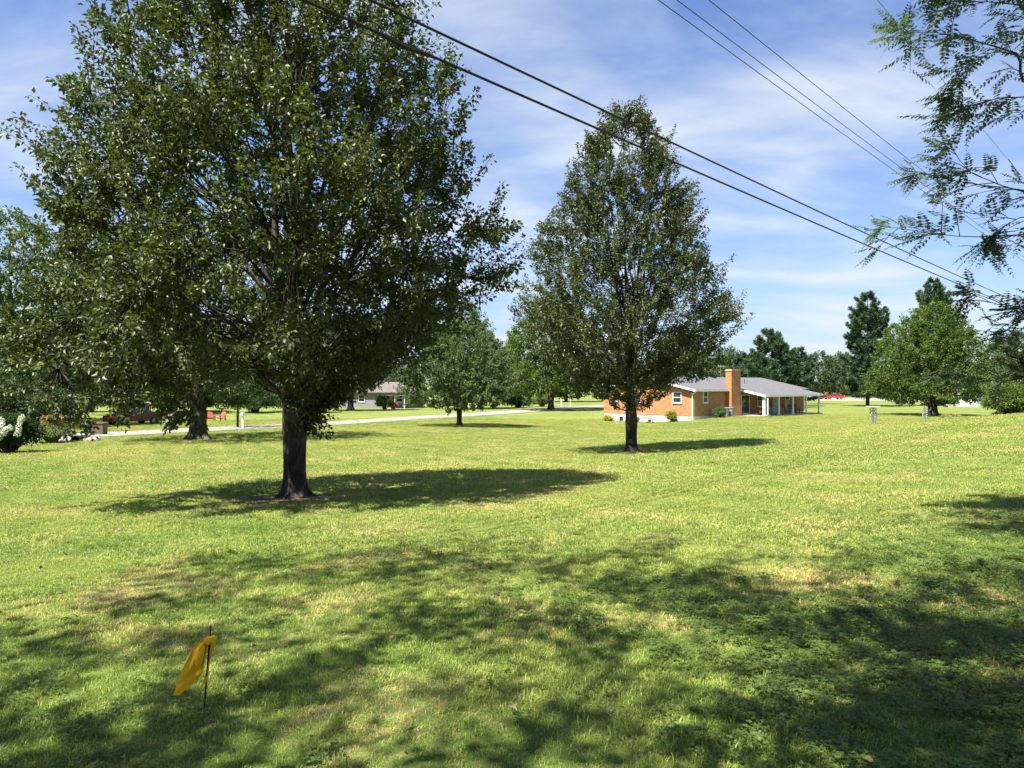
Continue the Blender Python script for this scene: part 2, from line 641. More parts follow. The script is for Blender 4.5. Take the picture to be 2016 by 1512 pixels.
def make_tree(name, label, loc, prof, trunk_r, fork, nlimb, nshoot, npl, ln, palette, seed, bark=None, leafm=None,
              lean=(0, 0), bias=None, upright=0.6, shoot_len=0.8, clump=0.5, group=None, inner=0.35, cat='tree',
              reject=None, twig_r=0.007, flare=1.0, droop=0.25, limb_r=0.34, spread=0.10, roots=True, leader=True, limb_zmin=0.0):
    gen = np.random.default_rng(seed)
    top = prof[-1][0]
    zb = prof[0][0]
    root = empty(name, loc, label, cat, group)
    ph = gen.uniform(0, 6.28, 6)

    def R(z, ang):
        m = 1 + .07 * np.sin(2 * ang + ph[0] + z * .5) + .07 * np.sin(3 * ang + ph[1] - z * .8) + .06 * np.sin(5 * ang + ph[2] + z * 1.7) + .05 * np.sin(9 * ang + ph[3] + 3.1 * z)
        if bias is not None:
            m = m * bias(z, ang)
        return interp_prof(prof, z) * m

    def axis(z):
        q = np.clip((z - fork) / max(top - fork, .1), 0, 1)
        q = np.sin(q * math.pi * .8)
        return np.stack([lean[0] * q, lean[1] * q], -1)

    # limbs
    k = np.arange(nlimb)
    ang = k * 2.39996 + gen.uniform(-.3, .3, nlimb)
    q = (k + .5) / nlimb
    zt = zb + (top * .95 - zb) * (0.10 + 0.90 * gen.permutation(q))
    if limb_zmin:
        zt = np.where((zt < limb_zmin) & (np.cos(ang) > -.5), limb_zmin + (zt - zb) * .5, zt)
    rt = R(zt, ang) * gen.uniform(.6, .85, nlimb)
    ax = axis(zt)
    p2 = np.stack([ax[:, 0] + rt * np.cos(ang), ax[:, 1] + rt * np.sin(ang), zt], -1)
    z0 = fork * (0.85 + 0.9 * q * (1 if upright < .8 else .6)) + np.clip((zt - fork) * .12, 0, None)
    p0 = np.stack([np.zeros(nlimb), np.zeros(nlimb), z0], -1)
    mx = 0.55 * (1 - upright) + 0.30
    p1 = p0 + np.stack([rt * np.cos(ang) * (1.15 - upright), rt * np.sin(ang) * (1.15 - upright), (zt - z0) * mx], -1)
    low = zt < z0 + 1.0
    p1[low, 2] = np.maximum(p1[low, 2], z0[low] + .25)
    K = 12
    limbs = bez(p0, p1, p2, K)
    limbs[:, 2:-1] += gen.normal(size=(nlimb, K - 3, 3)) * 0.05 * (top / 12)
    llen = np.linalg.norm(p2 - p0, axis=1)
    r0 = trunk_r * limb_r * (llen / llen.max()) ** .6
    lr = r0[:, None] * np.linspace(1, .16, K)[None, :] ** .9
    V, Q = [], []
    off = 0

    def push(vq):
        nonlocal off
        V.append(vq[0])
        Q.append(vq[1] + off)
        off += len(vq[0])
    # secondary branches
    ns = nlimb * 7
    li = gen.integers(0, nlimb, ns)
    ti = gen.integers(3, K - 1, ns)
    s0 = limbs[li, ti]
    zt2 = np.clip(s0[:, 2] + gen.uniform(-.3, 2.2, ns) * top / 12, zb, top * .97)
    an2 = np.arctan2(s0[:, 1], s0[:, 0]) + gen.normal(0, .55, ns)
    r2 = R(zt2, an2) * gen.uniform(.55, .97, ns)
    a2 = axis(zt2)
    s2 = np.stack([a2[:, 0] + r2 * np.cos(an2), a2[:, 1] + r2 * np.sin(an2), zt2], -1)
    lim = 2.6 * top / 12
    dv = s2 - s0
    dl = np.linalg.norm(dv, axis=1, keepdims=True)
    s2 = s0 + dv * np.minimum(1, lim / (dl + 1e-6))
    s1 = s0 + (s2 - s0) * .5 + np.array([0, 0, .12]) * np.linalg.norm(s2 - s0, axis=1, keepdims=True)
    K2 = 6
    sec = bez(s0, s1, s2, K2)
    sr = (lr[li, ti] * .55)[:, None] * np.linspace(1, .25, K2)[None, :]
    # shoots
    cand = nshoot * 4
    zc = gen.uniform(zb, top, cand)
    acc = gen.uniform(0, 1, cand) < (interp_prof(prof, zc) / max(r for _, r in prof)) ** 1.1 + .03
    zc = zc[acc]
    ac = gen.uniform(0, 2 * math.pi, len(zc))
    rr = R(zc, ac) * (inner + (1 - inner) * gen.uniform(0, 1, len(zc)) ** .6)
    a3 = axis(zc)
    tip = np.stack([a3[:, 0] + rr * np.cos(ac), a3[:, 1] + rr * np.sin(ac), zc], -1)
    sc = 2.1 * 12 / max(top, 6)
    nv = (np.sin(tip[:, 0] * sc + ph[0]) * np.sin(tip[:, 1] * sc + ph[1]) * np.sin(tip[:, 2] * sc * .8 + ph[2]) * .8 + np.sin(tip[:, 0] * .9 * sc - tip[:, 2] * 1.3 * sc + ph[3]) * .35 + np.sin(tip[:, 1] * sc * 1.1 + tip[:, 2] * sc * .9 + ph[4]) * .35)
    keep = gen.uniform(-.9, .9, len(tip)) * (1 - clump) + nv * clump > -0.16
    tip = tip[keep]
    if reject is not None:
        tip = tip[~reject(tip + np.array(loc))]
    tip = tip[:nshoot]
    nodes = np.concatenate([limbs[:, 3:].reshape(-1, 3), sec.reshape(-1, 3)])
    best = np.empty(len(tip), int)
    for i in range(0, len(tip), 400):
        dd = ((tip[i:i + 400, None, :] - nodes[None]) ** 2).sum(-1)
        dd += np.where(nodes[None, :, 2] > tip[i:i + 400, None, 2], 1.5, 0) * dd
        best[i:i + 400] = dd.argmin(1)
    b0 = nodes[best]
    aa = axis(tip[:, 2])
    outw = tip.copy()
    outw[:, :2] -= aa
    outw[:, 2] = 0
    outw = unit(outw)
    ends = tip + unit(outw * .55 + np.array([0, 0, upright + .25]) + gen.normal(size=tip.shape) * .4) * shoot_len * gen.uniform(.25, .75, (len(tip), 1))
    dist = np.linalg.norm(ends - b0, axis=1, keepdims=True)
    mxl = 2.2 * shoot_len + .5
    b0 = np.where(dist > mxl, ends + (b0 - ends) * (mxl / dist), b0)
    c0 = b0 + (tip - b0) * .6 + np.array([0, 0, -.04])
    K3 = 5
    sh = bez(b0, c0, ends, K3)
    # trunk
    nT = 14
    zt_ = np.concatenate([np.array([-.25, -.02, .06, .15, .28, .5, fork * .45, fork * .62]), np.linspace(fork * .75, top * .78 if leader else fork * 1.3, nT - 8)])
    tp = np.zeros((nT, 3))
    tp[:, 2] = zt_
    axz = axis(zt_)
    tp[:, :2] = axz * .8 + np.where(zt_[:, None] > fork, gen.normal(size=(nT, 2)) * .03, 0)
    trr = trunk_r * np.where(zt_ < fork, 1.0, np.clip(1 - (zt_ - fork) / (top * .8 - fork), 0.05, 1) ** 1.3 * .62)
    trr = trr + trunk_r * 1.25 * flare * np.exp(-np.clip(zt_ + .08, 0, None) / (.62 * trunk_r))
    trr += trunk_r * .22 * np.exp(-((zt_ - fork) / (.35 * fork)) ** 2)
    S = 18
    tv, tq = tubes(tp[None], trr[None], S)
    tv = tv.reshape(nT, S, 3)
    for i in range(nT):
        cx_, cy_ = tp[i, 0], tp[i, 1]
        rad_ = np.hypot(tv[i, :, 0] - cx_, tv[i, :, 1] - cy_)
        an = np.arctan2(tv[i, :, 1] - cy_, tv[i, :, 0] - cx_)
        amp = .05 + (.22 * flare * math.exp(-max(zt_[i], 0) / (.35 * trunk_r / .25 * .55)) if roots else 0)
        m = 1 + amp * np.sin(5 * an + ph[4] + .4 * zt_[i]) + amp * .6 * np.sin(3 * an + ph[5]) + .025 * np.sin(9 * an + 2 * zt_[i])
        tv[i, :, 0] = cx_ + (tv[i, :, 0] - cx_) * m
        tv[i, :, 1] = cy_ + (tv[i, :, 1] - cy_) * m
    trunk = link('trunk', np_mesh('trunk', tv.reshape(-1, 3), [tq], smooth=True), bark or M_BARK, root)
    push(tubes(limbs, lr, 7))
    push(tubes(sec, np.maximum(sr, twig_r), 4))
    tr_ = np.maximum(twig_r * np.array([1.5, 1.2, 1.0, .8, .5])[None, :], 0.0) * np.ones((len(sh), 1))
    push(tubes(sh, tr_, 3))
    br = link('branches', np_mesh('branches', np.concatenate(V), [np.concatenate(Q)], smooth=True), bark or M_BARK, root)
    br['kind'] = 'stuff'
    lv, lf, lc = crown_leaves(sh[:, 1:], npl, ln, palette, gen, spread=spread, droop=droop)
    crown = link('crown', np_mesh('crown', lv, [lf], lc), leafm or M_LEAF, root)
    crown['kind'] = 'stuff'
    return root


PEAR = [(0.028, 0.050, 0.016), (0.062, 0.094, 0.024), (0.135, 0.162, 0.040), (0.070, 0.068, 0.030), (0.040, 0.072, 0.028)]
PEAR2 = [(0.034, 0.060, 0.020), (0.062, 0.092, 0.028), (0.112, 0.124, 0.042), (0.082, 0.070, 0.038), (0.046, 0.080, 0.034)]
GREEN = [(0.035, 0.075, 0.018), (0.055, 0.105, 0.022), (0.085, 0.135, 0.030), (0.045, 0.085, 0.030)]
MAPLE = [(0.045, 0.090, 0.014), (0.075, 0.130, 0.020), (0.105, 0.155, 0.028)]
MIDG = [(0.055, 0.095, 0.032), (0.085, 0.130, 0.045), (0.115, 0.160, 0.060)]
DARKG = [(0.022, 0.050, 0.018), (0.035, 0.070, 0.022), (0.055, 0.095, 0.028)]


def zat(x, y):
    return (x, y, h1(x, y))


# ---- the three pear trees on the lawn
def bias1(z, a):
    right = np.clip(np.cos(a), 0, 1)
    lowf = np.clip((4.6 - z) / 3.0, 0, 1)
    notleft = np.clip(.55 + np.cos(a) * 1.1 - np.sin(a) * .35, 0, 1)
    skirt = np.clip((2.3 - z) / .9, 0, 1)
    left = np.clip(-np.cos(a), 0, 1) * np.clip((z - 2.5) / 2, 0, 1)
    return (1 - .60 * right * lowf) * (1 - .72 * notleft * skirt) * (1 - .12 * left)


T1 = zat(-4.2, 14.4)
make_tree('pear_tree', 'largest pear tree with dark trunk, nearest on the lawn, its top cut by the frame', T1,
          [(.85, 2.2), (1.1, 3.7), (1.8, 4.1), (2.4, 4.35), (3.2, 4.45), (4.5, 4.42), (6, 4.15), (7.6, 3.65), (9, 2.85), (10.4, 1.9), (11.6, 1.0), (12.4, .2)],
          0.205, 1.75, 34, 3100, 56, .088, PEAR, 21, lean=(-.62, .1), bias=bias1, upright=.72, shoot_len=.85, clump=.66, inner=.30, limb_zmin=2.9,
          reject=lambda p: (p[:, 0] > -6.3) & (p[:, 2] - T1[2] < 1.95) & (np.hypot(p[:, 0] - T1[0], p[:, 1] - T1[1]) > .9))
patch('bare_soil', T1[0] - .15, T1[1] - .25, 1.15, .85, .1, M_SOIL, 'bare dark soil around the foot of the nearest pear tree')

T2 = zat(4.56, 28.5)
make_tree('pear_tree', 'slender pointed pear tree standing alone in front of the brick house', T2,
          [(1.5, .6), (2.3, 2.1), (3.4, 3.4), (4.6, 4.05), (5.6, 3.95), (6.4, 3.65), (8, 3.05), (9.5, 2.65), (10.9, 2.05), (12.0, 1.3), (12.8, .7), (13.3, .2)],
          0.20, 1.55, 32, 2400, 46, .10, PEAR2, 5, lean=(-.3, 0), upright=.85, shoot_len=.85, clump=.62, inner=.32)
patch('bare_soil', T2[0], T2[1] - .1, .8, .6, .1, M_SOIL, 'bare soil ring under the slender pear tree before the house')

T3 = zat(-4.3, 60.8)
make_tree('pear_tree', 'small round pear tree with thin trunk on the lawn just before the road', T3,
          [(1.0, 1.6), (1.5, 3.9), (2.4, 4.9), (3.8, 5.0), (5.2, 4.4), (6.6, 3.3), (7.8, 1.8), (8.6, .3)],
          0.20, 1.45, 22, 1200, 34, .17, MIDG, 8, upright=.6, shoot_len=.8, clump=.5, inner=.3, leafm=M_LEAF_SOFT)

T4 = zat(-18.1, 43.0)
make_tree('maple_tree', 'broad tree with thick trunk half hidden behind the nearest pear tree', T4,
          [(1.6, 2.5), (2.3, 5.6), (4.5, 7.0), (7.5, 7.2), (10, 5.8), (12, 3.4), (13.2, .5)],
          0.42, 2.0, 24, 1500, 30, .15, GREEN, 33, upright=.5, shoot_len=1.0, clump=.45, bark=M_BARK, leafm=M_LEAF_SOFT)


# ------------------------------------------------------------------ pines
PINE = [(0.030, 0.066, 0.034), (0.048, 0.094, 0.042), (0.078, 0.128, 0.052)]


def make_pine(name, label, loc, Ht, Rb, seed, z0=1.6, group=None, needle=.52, tuft_n=12, pal=PINE, dens=1.0):
    gen = np.random.default_rng(seed)
    root = empty(name, loc, label, 'pine tree', group)
    K = 10
    zt = np.linspace(-.3, Ht * .97, K)
    tp = np.zeros((1, K, 3))
    tp[0, :, 2] = zt
    link('trunk', np_mesh('trunk', *[x if i == 0 else [x] for i, x in enumerate(tubes(tp, np.linspace(Ht * .017, .03, K)[None], 9))], smooth=True), M_BARK2, root)
    nw = int(Ht / .75)
    P0, P1, P2 = [], [], []
    for i in range(nw):
        z = z0 + (Ht - z0 - .3) * (i / nw) ** .95
        q = (z - z0) / (Ht - z0)
        prof = (min(1, .72 + q * 1.6) if q < .18 else 1.0) * (1 - q) ** .62
        nb = 6 if q < .8 else 4
        for b in range(nb):
            if gen.uniform() < .1:
                continue
            a = 2 * math.pi * (b + gen.uniform(-.3, .3)) / nb + i * .9
            ln = max(.35, Rb * prof * gen.uniform(.6, 1.12))
            zo = gen.uniform(-.2, .2)
            rise = (.12 + .55 * q) * ln
            P0.append((0, 0, z + zo))
            P1.append((math.cos(a) * ln * .55, math.sin(a) * ln * .55, z + zo + rise * .1))
            P2.append((math.cos(a) * ln, math.sin(a) * ln, z + zo + rise))
    P0, P1, P2 = map(np.array, (P0, P1, P2))
    br = bez(P0, P1, P2, 6)
    bl = np.linalg.norm(P2 - P0, axis=1)
    rr = (bl * .012 + .012)[:, None] * np.linspace(1, .3, 6)[None]
    v, q_ = tubes(br, rr, 4)
    bo = link('branches', np_mesh('branches', v, [q_], smooth=True), M_BARK2, root)
    bo['kind'] = 'stuff'
    # needle plumes along the branches and on their side twigs
    nt_ = np.maximum((bl * 14.0 * dens).astype(int), 4)
    bi = np.repeat(np.arange(len(bl)), nt_)
    t = gen.uniform(.22, 1.02, len(bi)) ** .75
    t = np.clip(t, 0, 1)
    p = ((1 - t) ** 2)[:, None] * P0[bi] + (2 * t * (1 - t))[:, None] * P1[bi] + (t ** 2)[:, None] * P2[bi]
    d = unit(P2[bi] - P0[bi])
    side = unit(np.cross(d, np.array([0, 0, 1.0])))
    p = p + side * (gen.normal(0, .20, len(bi)) * (bl[bi] * (1.15 - t) * .9 + .2))[:, None] + np.array([0, 0, 1]) * gen.normal(.03, .10, len(bi))[:, None]
    td = unit(d * .8 + side * gen.normal(0, .6, len(bi))[:, None] + np.array([0, 0, .45]))
    M = len(bi) * tuft_n
    ti = np.repeat(np.arange(len(bi)), tuft_n)
    nd = unit(td[ti] * .75 + unit(gen.normal(size=(M, 3))) * .75)
    ln = needle * gen.uniform(.6, 1.2, M)
    nv, nf = leaf_quads(p[ti] + gen.normal(size=(M, 3)) * .06, nd, unit(gen.normal(size=(M, 3)) + np.array([0, 0, .8])), ln, ln * .20, fold=.1, curl=.05)
    palr = np.array(pal)
    c = gen.dirichlet(np.full(len(palr), .7), len(bi))[ti] @ palr * gen.uniform(.8, 1.2, M)[:, None]
    cr = link('crown', np_mesh('crown', nv, [nf], np.repeat(c, 4, 0)), M_NEEDLE, root)
    cr['kind'] = 'stuff'
    return root


make_pine('white_pine', 'tall layered white pine standing right of the house', zat(at(1708, 122), 122), 18.8, 6.2, 41, z0=1.5)
make_pine('white_pine', 'pine whose top rises behind the rounded maple', zat(at(1838, 128), 128), 21.8, 6.4, 42, z0=2.0)
make_pine('white_pine', 'broad pine directly behind the porch roof', zat(at(1520, 112), 112), 11.6, 6.2, 43, z0=.8)
make_pine('white_pine', 'small pine behind the chimney end of the roof', zat(at(1465, 118), 118), 8.6, 3.6, 44, z0=.8)
make_pine('white_pine', 'pine behind the right end of the porch roof', zat(at(1572, 122), 122), 9.8, 4.0, 45, z0=.8)
make_pine('cedar_tree', 'dense dark cedar cut off by the right edge of the photo', zat(at(2022, 52), 52), 7.0, 2.7, 46, z0=.3, needle=.26, tuft_n=12, dens=4.0,
          pal=[(0.05, 0.075, 0.022), (0.075, 0.095, 0.028), (0.03, 0.055, 0.02)])

# ------------------------------------------------------------------ mid-distance broadleaf trees
make_tree('maple_tree', 'rounded bright green maple with dark trunk at the right of the lawn', zat(at(1836, 80), 80),
          [(.9, 2.6), (1.5, 5.2), (2.6, 6.3), (5.0, 6.2), (7.4, 5.2), (9.2, 4.0), (10.8, 2.5), (12.0, .5)],
          .42, 1.9, 24, 1500, 30, .21, MAPLE, 51, upright=.55, shoot_len=.9, clump=.4, leafm=M_LEAF_SOFT, inner=.3, spread=.2)
make_tree('maple_tree', 'tall bright green tree just beyond the road left of the slender pear', zat(at(1085, 104), 104),
          [(1.5, 3.5), (3, 6.2), (6, 7.2), (9, 6.8), (12, 5.2), (14.5, 3.2), (16, .5)],
          .4, 2.4, 22, 1100, 28, .30, MAPLE, 52, upright=.55, shoot_len=1.0, clump=.4, leafm=M_LEAF_SOFT, spread=.3)
make_tree('ash_tree', 'pale green tree rising behind the small round pear tree', zat(at(915, 112), 112),
          [(2, 3.5), (4, 5.4), (7, 5.8), (10, 5.0), (12.5, 3.6), (14.6, 2.0), (15.6, .4)],
          .36, 2.6, 22, 800, 28, .30, [(0.05, 0.10, 0.03), (0.085, 0.14, 0.045), (0.065, 0.115, 0.04)], 53, upright=.7, shoot_len=1.2, clump=.45, leafm=M_LEAF_SOFT, spread=.3)
make_tree('oak_tree', 'large shady oak at the far left edge of the photo', zat(at(20, 62), 62),
          [(1.6, 4.5), (3.5, 6.5), (7, 7.4), (11, 7.0), (14, 5.4), (16.5, 3.2), (18, .5)],
          .45, 3.0, 24, 1300, 30, .24, GREEN, 54, upright=.5, shoot_len=1.1, clump=.5, leafm=M_LEAF_SOFT, spread=.2)
make_tree('oak_tree', 'leafy tree behind the ornamental grass clump', zat(at(120, 76), 76),
          [(1.5, 4.5), (3, 6.2), (6, 7.0), (9, 6.2), (11.5, 4.6), (13.5, .6)],
          .4, 2.6, 22, 1000, 28, .26, DARKG, 55, upright=.5, shoot_len=1.1, clump=.5, leafm=M_LEAF_SOFT, spread=.2)
make_tree('oak_tree', 'dark leafy tree over the parked red car', zat(at(270, 92), 92),
          [(2.4, 4.5), (4, 6.6), (7, 7.2), (10, 6.0), (12.5, 3.8), (14, .6)],
          .4, 2.6, 22, 900, 28, .28, DARKG, 56, upright=.5, shoot_len=1.1, clump=.5, leafm=M_LEAF_SOFT, spread=.25)
make_tree('young_tree', 'young leaning tree beside the white mailbox post', zat(at(468, 60), 60),
          [(1.5, .8), (2.2, 1.7), (3.4, 2.1), (4.6, 1.5), (5.4, .2)],
          .09, 1.3, 10, 160, 26, .16, GREEN, 57, upright=.7, shoot_len=.5, clump=.3, leafm=M_LEAF_SOFT, flare=.4)
make_tree('oak_tree', 'dark tree shading the pale house beyond the road', zat(at(690, 108), 108),
          [(2.6, 3.5), (4.2, 5.6), (7, 6.2), (10, 5.2), (12.5, 3.4), (14, .6)],
          .38, 2.6, 22, 800, 28, .30, DARKG, 58, upright=.5, shoot_len=1.1, clump=.45, leafm=M_LEAF_SOFT, spread=.3)
make_tree('young_tree', 'thin airy tree between the pines right of the porch', zat(at(1612, 140), 140),
          [(1.2, 1.5), (3, 3.4), (5.5, 3.6), (8, 2.4), (9.6, .3)],
          .16, 2.0, 16, 330, 24, .34, [(0.06, 0.10, 0.04), (0.085, 0.125, 0.055)], 59, upright=.8, shoot_len=.8, clump=.4, leafm=M_LEAF_SOFT, spread=.3)

# the far tree line, too far off to tell its trees apart
FAR_PAL = [(0.045, 0.080, 0.030), (0.065, 0.105, 0.040), (0.085, 0.120, 0.050)]
far_lab = 'distant leafy tree in the far row along the horizon'
protos = []
for k in range(3):
    protos.append(make_tree('far_tree', far_lab, (0, 0, 0), [(.6, 3.0), (2, 5.2), (5, 6.4), (8, 5.6), (10.5, 3.6), (12.0 + k, .5)],
                            .35, 1.8, 16, 420, 26, .48, FAR_PAL, 70 + k, upright=.5, shoot_len=1.2, clump=.35, leafm=M_LEAF_SOFT, group='trees along the horizon', spread=.5, flare=.4))
spots = [(-142, 182), (-128, 165), (-112, 172), (-97, 160), (-84, 168), (-70, 158), (-58, 166), (-47, 170), (-36, 160), (-25, 172), (-12, 165), (0, 172), (12, 165), (24, 172), (38, 168), (52, 180),
         (66, 232), (84, 236), (102, 230), (118, 222), (134, 205), (150, 210)]
for i, (x, y) in enumerate(spots):
    sc_ = random.uniform(.8, 1.15)
    if i < 3:
        o = protos[i]
        o.location = zat(x, y)
    else:
        o = clone(protos[i % 3], zat(x, y), random.uniform(0, 6.28), scale=(sc_ * random.uniform(.9, 1.15), sc_, sc_))

# ------------------------------------------------------------------ brick ranch house
PHI = 49.0
HC = (17.1, 70.0, -1.5)
house = empty('brick_house', HC, 'orange brick ranch house with grey roof, chimney and open porch', 'house', rotz=rad(90 - PHI))


def brick_mat():
    m = principled('orange_brick', (0.4, 0.2, 0.1), 0.85, 0.2)
    t = m.node_tree
    b = t.nodes['Principled BSDF']
    tcn = N(t, 'ShaderNodeTexCoord')
    sp = N(t, 'ShaderNodeSeparateXYZ')
    L(t, tcn.outputs['Object'], sp.inputs[0])
    cb = N(t, 'ShaderNodeCombineXYZ')
    L(t, mathn(t, 'ADD', sp.outputs[0], sp.outputs[1]), cb.inputs[0])
    L(t, sp.outputs[2], cb.inputs[1])
    br = N(t, 'ShaderNodeTexBrick')
    br.inputs['Scale'].default_value = 1.0
    br.inputs['Brick Width'].default_value = 0.215
    br.inputs['Row Height'].default_value = 0.075
    br.inputs['Mortar Size'].default_value = 0.006
    br.inputs['Color1'].default_value = (0.36, 0.165, 0.072, 1)
    br.inputs['Color2'].default_value = (0.30, 0.120, 0.052, 1)
    br.inputs['Mortar'].default_value = (0.40, 0.30, 0.21, 1)
    L(t, cb.outputs[0], br.inputs['Vector'])
    nz = noise(t, cb.outputs[0], 1.6, 4, .6)
    mp_ = N(t, 'ShaderNodeMapping')
    mp_.inputs['Scale'].default_value = (1.2, 7.0, 1)
    L(t, cb.outputs[0], mp_.inputs[0])
    nz2 = noise(t, mp_.outputs[0], 1.4, 4, .6)
    c = mixc(t, mathn(t, 'MULTIPLY', ramp(t, nz2, [(.4, 0.), (.62, 1.)]), .75), br.outputs[0], (0.50, 0.25, 0.105))
    c = mixc(t, mathn(t, 'MULTIPLY', ramp(t, nz, [(.45, 0.), (.7, 1.)]), .3), c, (0.28, 0.105, 0.05))
    L(t, c, b.inputs['Base Color'])
    bm = N(t, 'ShaderNodeBump')
    bm.inputs['Strength'].default_value = .6
    bm.inputs['Distance'].default_value = .01
    L(t, br.outputs['Fac'], bm.inputs['Height'])
    bm.invert = True
    L(t, bm.outputs[0], b.inputs['Normal'])
    return m


def shingle_mat(name, c1, c2):
    m = principled(name, c1, .9, .2)
    t = m.node_tree
    b = t.nodes['Principled BSDF']
    tcn = N(t, 'ShaderNodeTexCoord')
    br = N(t, 'ShaderNodeTexBrick')
    br.inputs['Scale'].default_value = 1.0
    br.inputs['Brick Width'].default_value = .33
    br.inputs['Row Height'].default_value = .15
    br.inputs['Mortar Size'].default_value = .008
    br.inputs['Color1'].default_value = (*c1, 1)
    br.inputs['Color2'].default_value = (*c2, 1)
    br.inputs['Mortar'].default_value = (c1[0] * .5, c1[1] * .5, c1[2] * .5, 1)
    L(t, tcn.outputs['Object'], br.inputs['Vector'])
    c = mixc(t, mathn(t, 'MULTIPLY', noise(t, tcn.outputs['Object'], .9, 5, .6), .5), br.outputs[0], c2)
    L(t, c, b.inputs['Base Color'])
    return m


M_BRICK = brick_mat()
M_SHING = shingle_mat('grey_shingles', (0.095, 0.093, 0.102), (0.132, 0.128, 0.136))
M_WOOD = varied('weathered_wood', (0.10, 0.07, 0.045), (0.16, 0.12, 0.085), 6, .8, .2)
M_FOUND = varied('whitewashed_block', (0.72, 0.71, 0.68), (0.58, 0.57, 0.54), 1.5, .9, .2)
M_RED = varied('red_paint', (0.42, 0.03, 0.03), (0.32, 0.025, 0.025), 5, .45, .4)
M_GREYTRIM = varied('greyed_trim', (0.55, 0.55, 0.54), (0.45, 0.45, 0.44), 3, .6, .3)

slope = .213


def rz(y, dz=0.0):
    """roof top height over local y"""
    return 3.85 - slope * abs(y - 5.65) + dz


wall = MB().prism([(0, .05), (11.3, .05), (11.3, rz(11.3, -.16)), (5.65, 3.69), (0, rz(0, -.16))], 0, 20.8, 'x').build('wall', M_BRICK, house)
MB().prism([(.03, -1.1), (11.27, -1.1), (11.27, .05), (.03, .05)], .03, 20.77, 'x').build('foundation', M_FOUND, house)
roof = MB().prism([(-.4, rz(-.4)), (5.65, 3.85), (11.7, rz(11.7)), (11.7, rz(11.7, -.14)), (5.65, 3.71), (-.4, rz(-.4, -.14))], -.4, 21.3, 'x').build('roof', M_SHING, house)
zpe = 3.85 - slope * (5.65 + 3.0)
MB().prism([(-.4, rz(-.4)), (-.4, rz(-.4, -.14)), (-3.0, zpe - .14), (-3.0, zpe)], 7.5, 19.1, 'x').build('porch_roof', M_SHING, house)
# trim
MB().box(-.43, 7.48, -.44, -.402, rz(-.4, -.17), rz(-.4, -.012)).build('eave_board', M_WHITE, house)
MB().box(7.46, 19.14, -3.05, -3.003, zpe - .17, zpe - .01).build('porch_eave_board', M_WHITE, house)
MB().prism([(-.42, rz(-.42, .0)), (-.42, rz(-.42, -.2)), (-3.05, zpe - .21), (-3.05, zpe - .005)], 7.44, 7.497, 'x').build('rake_board', M_WHITE, house)
MB().prism([(-.42, rz(-.42, .0)), (-.42, rz(-.42, -.2)), (-3.05, zpe - .21), (-3.05, zpe - .005)], 19.103, 19.15, 'x').build('rake_board', M_WHITE, house)
MB().prism([(-.42, rz(-.42, .01)), (5.65, 3.86), (5.65, 3.68), (-.42, rz(-.42, -.17))], -.46, -.403, 'x').build('rake_board', M_WHITE, house)
MB().prism([(5.652, 3.86), (11.72, rz(11.72, .01)), (11.72, rz(11.72, -.17)), (5.652, 3.68)], -.46, -.403, 'x').build('rake_board', M_WHITE, house)
MB().box(7.3, 19.1, -2.95, -.005, -.22, 0).build('porch_floor', M_CONC, house)
MB().box(7.7, 18.9, -2.79, -2.63, 1.80, 1.955).build('porch_beam', M_WHITE, house)
for k, x in enumerate((7.8, 10.5, 13.3, 16.05, 18.75)):
    w_ = .13 if k == 0 else .065
    p = MB().box(x - w_, x + w_, -2.71 - w_, -2.71 + w_, 0.002, 1.798)
    p.box(x - w_ - .03, x + w_ + .03, -2.71 - w_ - .03, -2.71 + w_ + .03, 0.0, .12)
    p.box(x - w_ - .03, x + w_ + .03, -2.71 - w_ - .03, -2.71 + w_ + .03, 1.70, 1.796)
    p.build('porch_post', M_WHITE, house)
ch = MB().hexa([(5.12, -.72, -.45), (6.92, -.72, -.45), (6.92, -.002, -.45), (5.12, -.002, -.45), (5.24, -.66, 1.1), (6.86, -.66, 1.1), (6.86, -.002, 1.1), (5.24, -.002, 1.1)])
ch.box(5.24, 6.86, -.66, -.002, 1.1, 4.36)
chim = ch.build('chimney', M_BRICK, house)
MB().box(5.18, 6.92, -.72, .06, 4.36, 4.47).box(5.26, 6.84, -.64, -.02, 4.47, 4.56).build('chimney_cap', varied('cap_stone', (.45, .30, .2), (.35, .22, .15), 4, .9), chim)
MB().box(5.05, 7.3, -.9, -.73, -.5, -.02).build('chimney_footing', M_CONC, house)
gut = MB().bar((-.09, .12, .9 - 1.9), (-.09, .12, 2.12), .055, n=8).bar((-.09, .12, 2.12), (-.25, -.36, 2.36), .055, n=8)
gut.build('downspout', M_WHITE, house)
MB().bar((7.75, -3.1, .05), (7.75, -3.1, 1.72), .045, n=8).build('downspout', M_WHITE, house)
for (vx, vy) in ((8.3, 5.0), (11.0, 5.2), (5.2, 4.4)):
    MB().box(vx - .2, vx + .2, vy - .2, vy + .2, rz(vy, -.05), rz(vy, .16)).build('roof_vent', M_DARKM, house)
MB().bar((12.5, 2.4, rz(2.4, -.05)), (12.5, 2.4, rz(2.4, .45)), .04).build('vent_pipe', M_DARKM, house)


